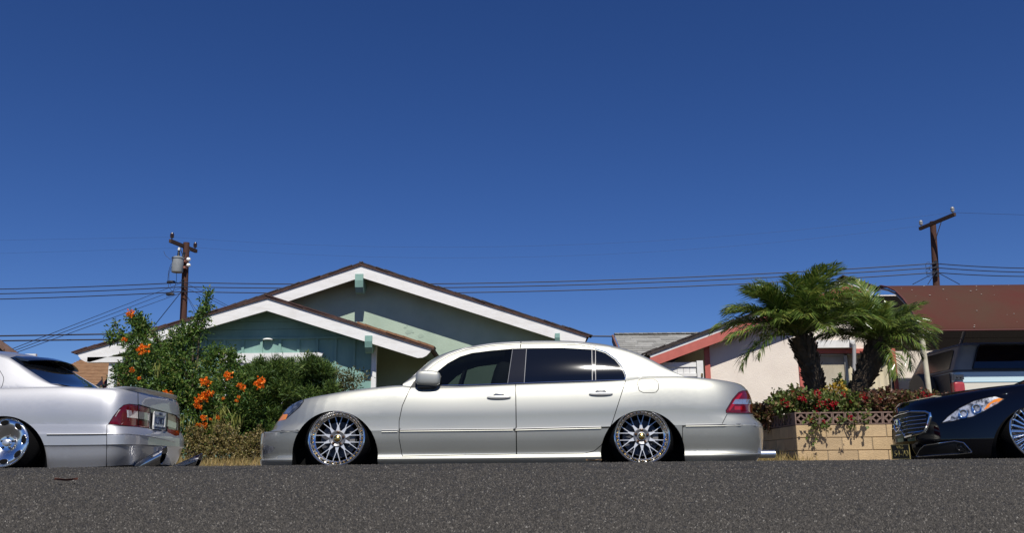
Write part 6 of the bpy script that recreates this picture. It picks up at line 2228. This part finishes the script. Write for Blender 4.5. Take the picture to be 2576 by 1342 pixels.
def palm(label, base, bend, crown, nf, scale, seed, elmax, extra=()):
    rr = random.Random(seed)
    t = thing('palm_tree', label, 'palm tree', base)
    path = [Vector(base).lerp(Vector(crown), u) + Vector(bend) * math.sin(math.pi * u) for u in np.linspace(0, 1, 9)]
    rad = [0.145, 0.135, 0.13, 0.135, 0.142, 0.15, 0.158, 0.15, 0.12]
    tr = MB().tube(path, rad, 14).build('trunk', M_PTRUNK, t)
    st = MB()
    for k in range(230):
        u = rr.random() * 0.98
        i = min(int(u * 8), 7)
        p = path[i].lerp(path[i + 1], u * 8 - i)
        tg = (path[i + 1] - path[i]).normalized()
        a = k * 2.39996
        s1 = tg.cross(Vector((0, 1, 0))).normalized()
        s2 = tg.cross(s1)
        out = s1 * math.cos(a) + s2 * math.sin(a)
        r = rad[i] * 0.93
        w_ = tg.cross(out).normalized() * rr.uniform(.022, .036)
        b0 = p + out * r
        tip = p + out * (r + rr.uniform(.03, .075)) + tg * rr.uniform(.05, .11)
        th = out * 0.022
        st.add([b0 - w_ - tg * .03, b0 + w_ - tg * .03, b0 + w_ * .8 + th + tg * .02, b0 - w_ * .8 + th + tg * .02, tip - w_ * .5, tip + w_ * .5, tip + tg * .0 - out * .02], [(0, 1, 2, 3), (3, 2, 5, 4), (4, 5, 6), (0, 3, 4, 6), (1, 6, 5, 2)])
    s_ = st.build('leaf_base', M_PSTUB, t, smooth=False)
    s_['kind'] = 'stuff'
    inv = WORLDM[t.name].inverted()
    top = Vector(crown)
    def add(az, el, roll, me, sc):
        o = bpy.data.objects.new('frond', me)
        o.location = top + Vector((math.cos(az), math.sin(az), 0)) * 0.06
        q = Matrix.Rotation(az, 4, 'Z') @ Matrix.Rotation(-el, 4, 'Y') @ Matrix.Rotation(roll, 4, 'X')
        o.rotation_euler = q.to_euler()
        o.scale = (sc, sc, sc)
        link(o)
        o.parent = t
        o.matrix_parent_inverse = inv
    for k in range(nf):
        u = (k + 0.5) / nf
        el = math.radians(elmax - (elmax - 4) * u ** 1.1 + rr.uniform(-9, 9))
        az = k * 2.39996 + rr.uniform(-.25, .25)
        me = FR[2] if el > 0.7 else FR[rr.choice((0, 0, 2, 2))] if el > -0.1 else FR[rr.choice((1, 3, 3))]
        add(az, el, rr.uniform(-.35, .35), me, scale * rr.uniform(.85, 1.1))
    for az, el, kind, sc in extra:
        add(math.radians(az), math.radians(el), rr.uniform(-.2, .2), FR[kind], scale * sc)
    return t
Yp1, Yp2 = 13.6, 13.75
palm('left palm whose thick trunk leans slightly left out of the planter', P(2062, 1022, Yp1), (0.03, 0, 0), P(2012, 846, Yp1), 58, 0.93, 3, 66, ((180, 15, 0, 1.1), (200, 5, 0, 1.05), (170, 30, 2, 1.0), (190, -10, 1, 1.0), (-150, -5, 1, .9), (-100, 34, 1, .9), (-75, 30, 0, .9), (150, 20, 0, 1.0), (215, 35, 2, 1.0)))
palm('right palm whose trunk leans to the right beside the canopy', P(2134, 1022, Yp2), (0.03, 0, 0), P(2212, 862, Yp2), 46, 0.68, 9, 58, ((-10, 20, 1, 1.0), (-30, 10, 1, .95), (10, 5, 3, 1.0), (130, 72, 2, 1.15), (100, 78, 2, 1.1), (-60, -20, 3, 1.0), (170, 55, 2, 1.2), (112, 66, 2, 1.45), (95, 70, 2, 1.5), (128, 62, 2, 1.4), (-93, -25, 3, 1.15)))

# ------------------------------------------------------------------ plants of the planter
RED1, RED2 = leaf_mat('red_petal', (0.48, 0.008, 0.025), .5, .25), leaf_mat('dark_red_petal', (0.25, 0.006, 0.02), .5, .2)
YP = 12.8
GER = [(0.12, 0.17, 0.035), (0.085, 0.125, 0.025), (0.17, 0.115, 0.05), (0.16, 0.19, 0.05)]
RUS = [(0.15, 0.068, 0.042), (0.11, 0.06, 0.035), (0.11, 0.125, 0.035), (0.20, 0.12, 0.055)]
def planter_plant(label, blobs, n, cols, flowers, Y=YP, lw=(0.05, 0.042), probs=None):
    t = small_shrub(label, Y, blobs, n, cols, lw, 'flower_plant', .13, 0.62, probs=probs, spread=.8, stem=6)
    for k, (a, b, s) in enumerate(flowers):
        flower_cluster(t, 'red%d' % (k % 3), P(a, b, Y - .22), s, RED1, RED2, n=18, petal=0.032)
    return t
planter_plant('brown leaved low plant over the shaded left side of the planter', [(1915, 1042, 28, 18), (1945, 1035, 24, 16), (1895, 1046, 16, 12), (1930, 1052, 30, 14)], 330, RUS, [], 13.6)
planter_plant('red flowered plant left of the left palm trunk', [(1985, 1010, 30, 22), (2010, 1006, 24, 22), (1965, 1014, 22, 20), (1995, 1024, 34, 12)], 360, GER, [(1978, 1018, .06), (1967, 1010, .045), (2016, 1000, .06), (2024, 1009, .05), (1993, 988, .03), (2008, 1003, .035)])
planter_plant('red flowered plant in front of the left palm trunk', [(2055, 1012, 28, 18), (2085, 1014, 28, 18), (2040, 1022, 28, 14), (2070, 1028, 38, 10)], 330, GER, [(2056, 994, .085), (2085, 1018, .07), (2096, 1020, .07), (2074, 1016, .055), (2056, 1028, .06), (2062, 1012, .035), (2104, 1016, .04)])
planter_plant('red flowered plant between the two palm trunks', [(2120, 1014, 28, 18), (2150, 1016, 26, 16), (2135, 1026, 38, 12)], 300, GER, [(2121, 995, .055), (2168, 995, .05), (2175, 1003, .055), (2140, 1012, .03)])
planter_plant('rusty leaved plant right of the right palm trunk', [(2190, 1018, 30, 24), (2220, 1015, 30, 26), (2245, 1012, 26, 26), (2205, 1026, 38, 12)], 400, RUS, [(2172, 1002, .04), (2214, 1008, .035)], probs=[.4, .25, .2, .15])
planter_plant('rusty leaved plant with red blooms behind the black car nose', [(2275, 1015, 28, 24), (2305, 1015, 30, 20), (2335, 1012, 26, 16), (2290, 1028, 40, 14), (2355, 1008, 20, 10)], 430, RUS, [(2321, 992, .05), (2334, 1000, .06), (2345, 994, .04), (2308, 1003, .03)], probs=[.35, .25, .28, .12])
planter_plant('trailing green sprig with red flowers hanging over the planter corner blocks', [(2052, 1060, 18, 14), (2062, 1075, 14, 18), (2056, 1092, 12, 8)], 20, GER, [(2072, 1062, .04), (2040, 1058, .03)], 12.27, probs=[.5, .3, .12, .08])
planter_plant('trailing sprig with one red bloom hanging over the wall near the black car', [(2150, 1055, 26, 12), (2165, 1068, 14, 12), (2130, 1066, 12, 10)], 16, GER, [(2139, 1052, .055)], 12.27, probs=[.4, .3, .2, .1])
yl = small_shrub('small yellow leaved plant standing between the palm trunks', 13.2, [(2100, 992, 12, 14), (2112, 985, 10, 12), (2085, 996, 10, 10)], 60, [(0.55, 0.36, 0.05), (0.38, 0.32, 0.07)], (0.06, 0.035), 'yellow_plant', .1, 0.62, stem=3)
small_shrub('thin upright green twig in front of the window between the palms', 13.3, [(2113, 962, 6, 22), (2118, 985, 9, 12)], 40, [(0.10, 0.16, 0.04), (0.08, 0.12, 0.03)], (0.045, 0.026), 'green_twig', .07, 0.62, stem=3)

# ------------------------------------------------------------------ small things
def small_things():
    # fallen leaves on the road
    for (px, py, s, lab, col, up) in ((165, 1221, .0125, 'curled red brown fallen leaf on the asphalt at the left', (0.17, 0.055, 0.035), 0.004), (1494, 1163, 0.0085, 'tan fallen leaf on the road crest before the rear wheel', (0.48, 0.30, 0.15), 0.004)):
        # where the sight line meets the cambered road
        d = ray(px, py)
        best = None
        for k in range(60, 560):
            y = k / 100
            p = CAM + d * (y / d.y)
            g = p.z - road_z(y)
            if best is None or g < best[0]:
                best = (g, p, y)
            if g <= 0:
                break
        p = best[1]
        n = 8
        vs, fs = [], []
        k = s * p.y
        for i in range(n + 1):
            u = i / n
            w_ = k * 0.34 * math.sin(math.pi * min(1, u * .96 + .03)) ** 0.8
            for j in (-1, -.4, .4, 1):
                vs.append((p.x - k + 2 * k * u, p.y + j * w_, road_z(p.y) + 0.006 + 0.05 * k + abs(j) ** 1.5 * k * .22 + k * .07 * (2 * u - 1) ** 2 + 0.02 * k * math.sin(9 * u + j)))
        for i in range(n):
            for j in range(3):
                fs.append((i * 4 + j, (i + 1) * 4 + j, (i + 1) * 4 + j + 1, i * 4 + j + 1))
        o = MB().add(vs, fs).build('fallen_leaf', mat('dead_leaf_%d' % px, col, .8, col2=[c * .5 for c in col], nscale=60), fix=False)
        tag(o, lab, 'leaf', 'fallen leaves on the road')
    # two small flags in the yard at the left
    M_R, M_W2, M_BL = mat('flag_red', (0.22, 0.03, 0.035), .8), mat('flag_white', (0.42, 0.38, 0.36), .8), mat('flag_blue', (0.012, 0.014, 0.04), .8)
    Y = 19
    for (x0, y0), (x1, y1), lab in (((262, 985), (256.5, 951), 'left of two small striped flags behind the left car boot'), ((278, 988), (275.5, 940), 'right of two small striped flags behind the left car boot')):
        a, b = P(x0, y0, Y), P(x1, y1, Y)
        a = b + (a - b) * 4
        f = thing('flag', lab, 'flag', (a.x, Y, 0.3), 'small flags in the left yard')
        MB().tube([a, b + (b - a).normalized() * .02], 0.012, 6).build('flagpole', mat('flag_stick', (0.05, 0.035, 0.03), .7), f)
        sd = Vector((-0.72, 0.05, -0.70)) if 'left of' in lab else Vector((-0.60, 0.05, -0.80))
        tp = b + Vector((0.0, -0.01, -0.04))
        wn = Vector((sd.z * -1, 0, sd.x)).normalized()
        if wn.z > 0:
            wn = -wn
        wn = (Vector((0.35, 0, -0.94))).normalized()
        for k in range(7):
            u0, u1 = k / 7 * 0.30, (k + 1) / 7 * 0.30
            l0 = 0.0
            vs = []
            for i in range(7):
                u = i / 6
                off = Vector((0, 0.02 * math.sin(5 * u + k * .2), 0))
                vs += [tp + wn * u0 + sd * (0.36 * u) + off, tp + wn * u1 + sd * (0.36 * u) + off]
            MB().add(vs, [(2 * i, 2 * i + 2, 2 * i + 3, 2 * i + 1) for i in range(6)]).build('stripe', M_R if k % 2 == 0 else M_W2, f, fix=False)
        vs = []
        for i in range(4):
            u = i / 6 * .9
            off = Vector((0, 0.02 * math.sin(5 * u) - 0.006, 0))
            vs += [tp + sd * (0.36 * u) + off, tp + wn * 0.17 + sd * (0.36 * u) + off]
        MB().add(vs, [(2 * i, 2 * i + 2, 2 * i + 3, 2 * i + 1) for i in range(3)]).build('canton', M_BL, f, fix=False)
small_things()
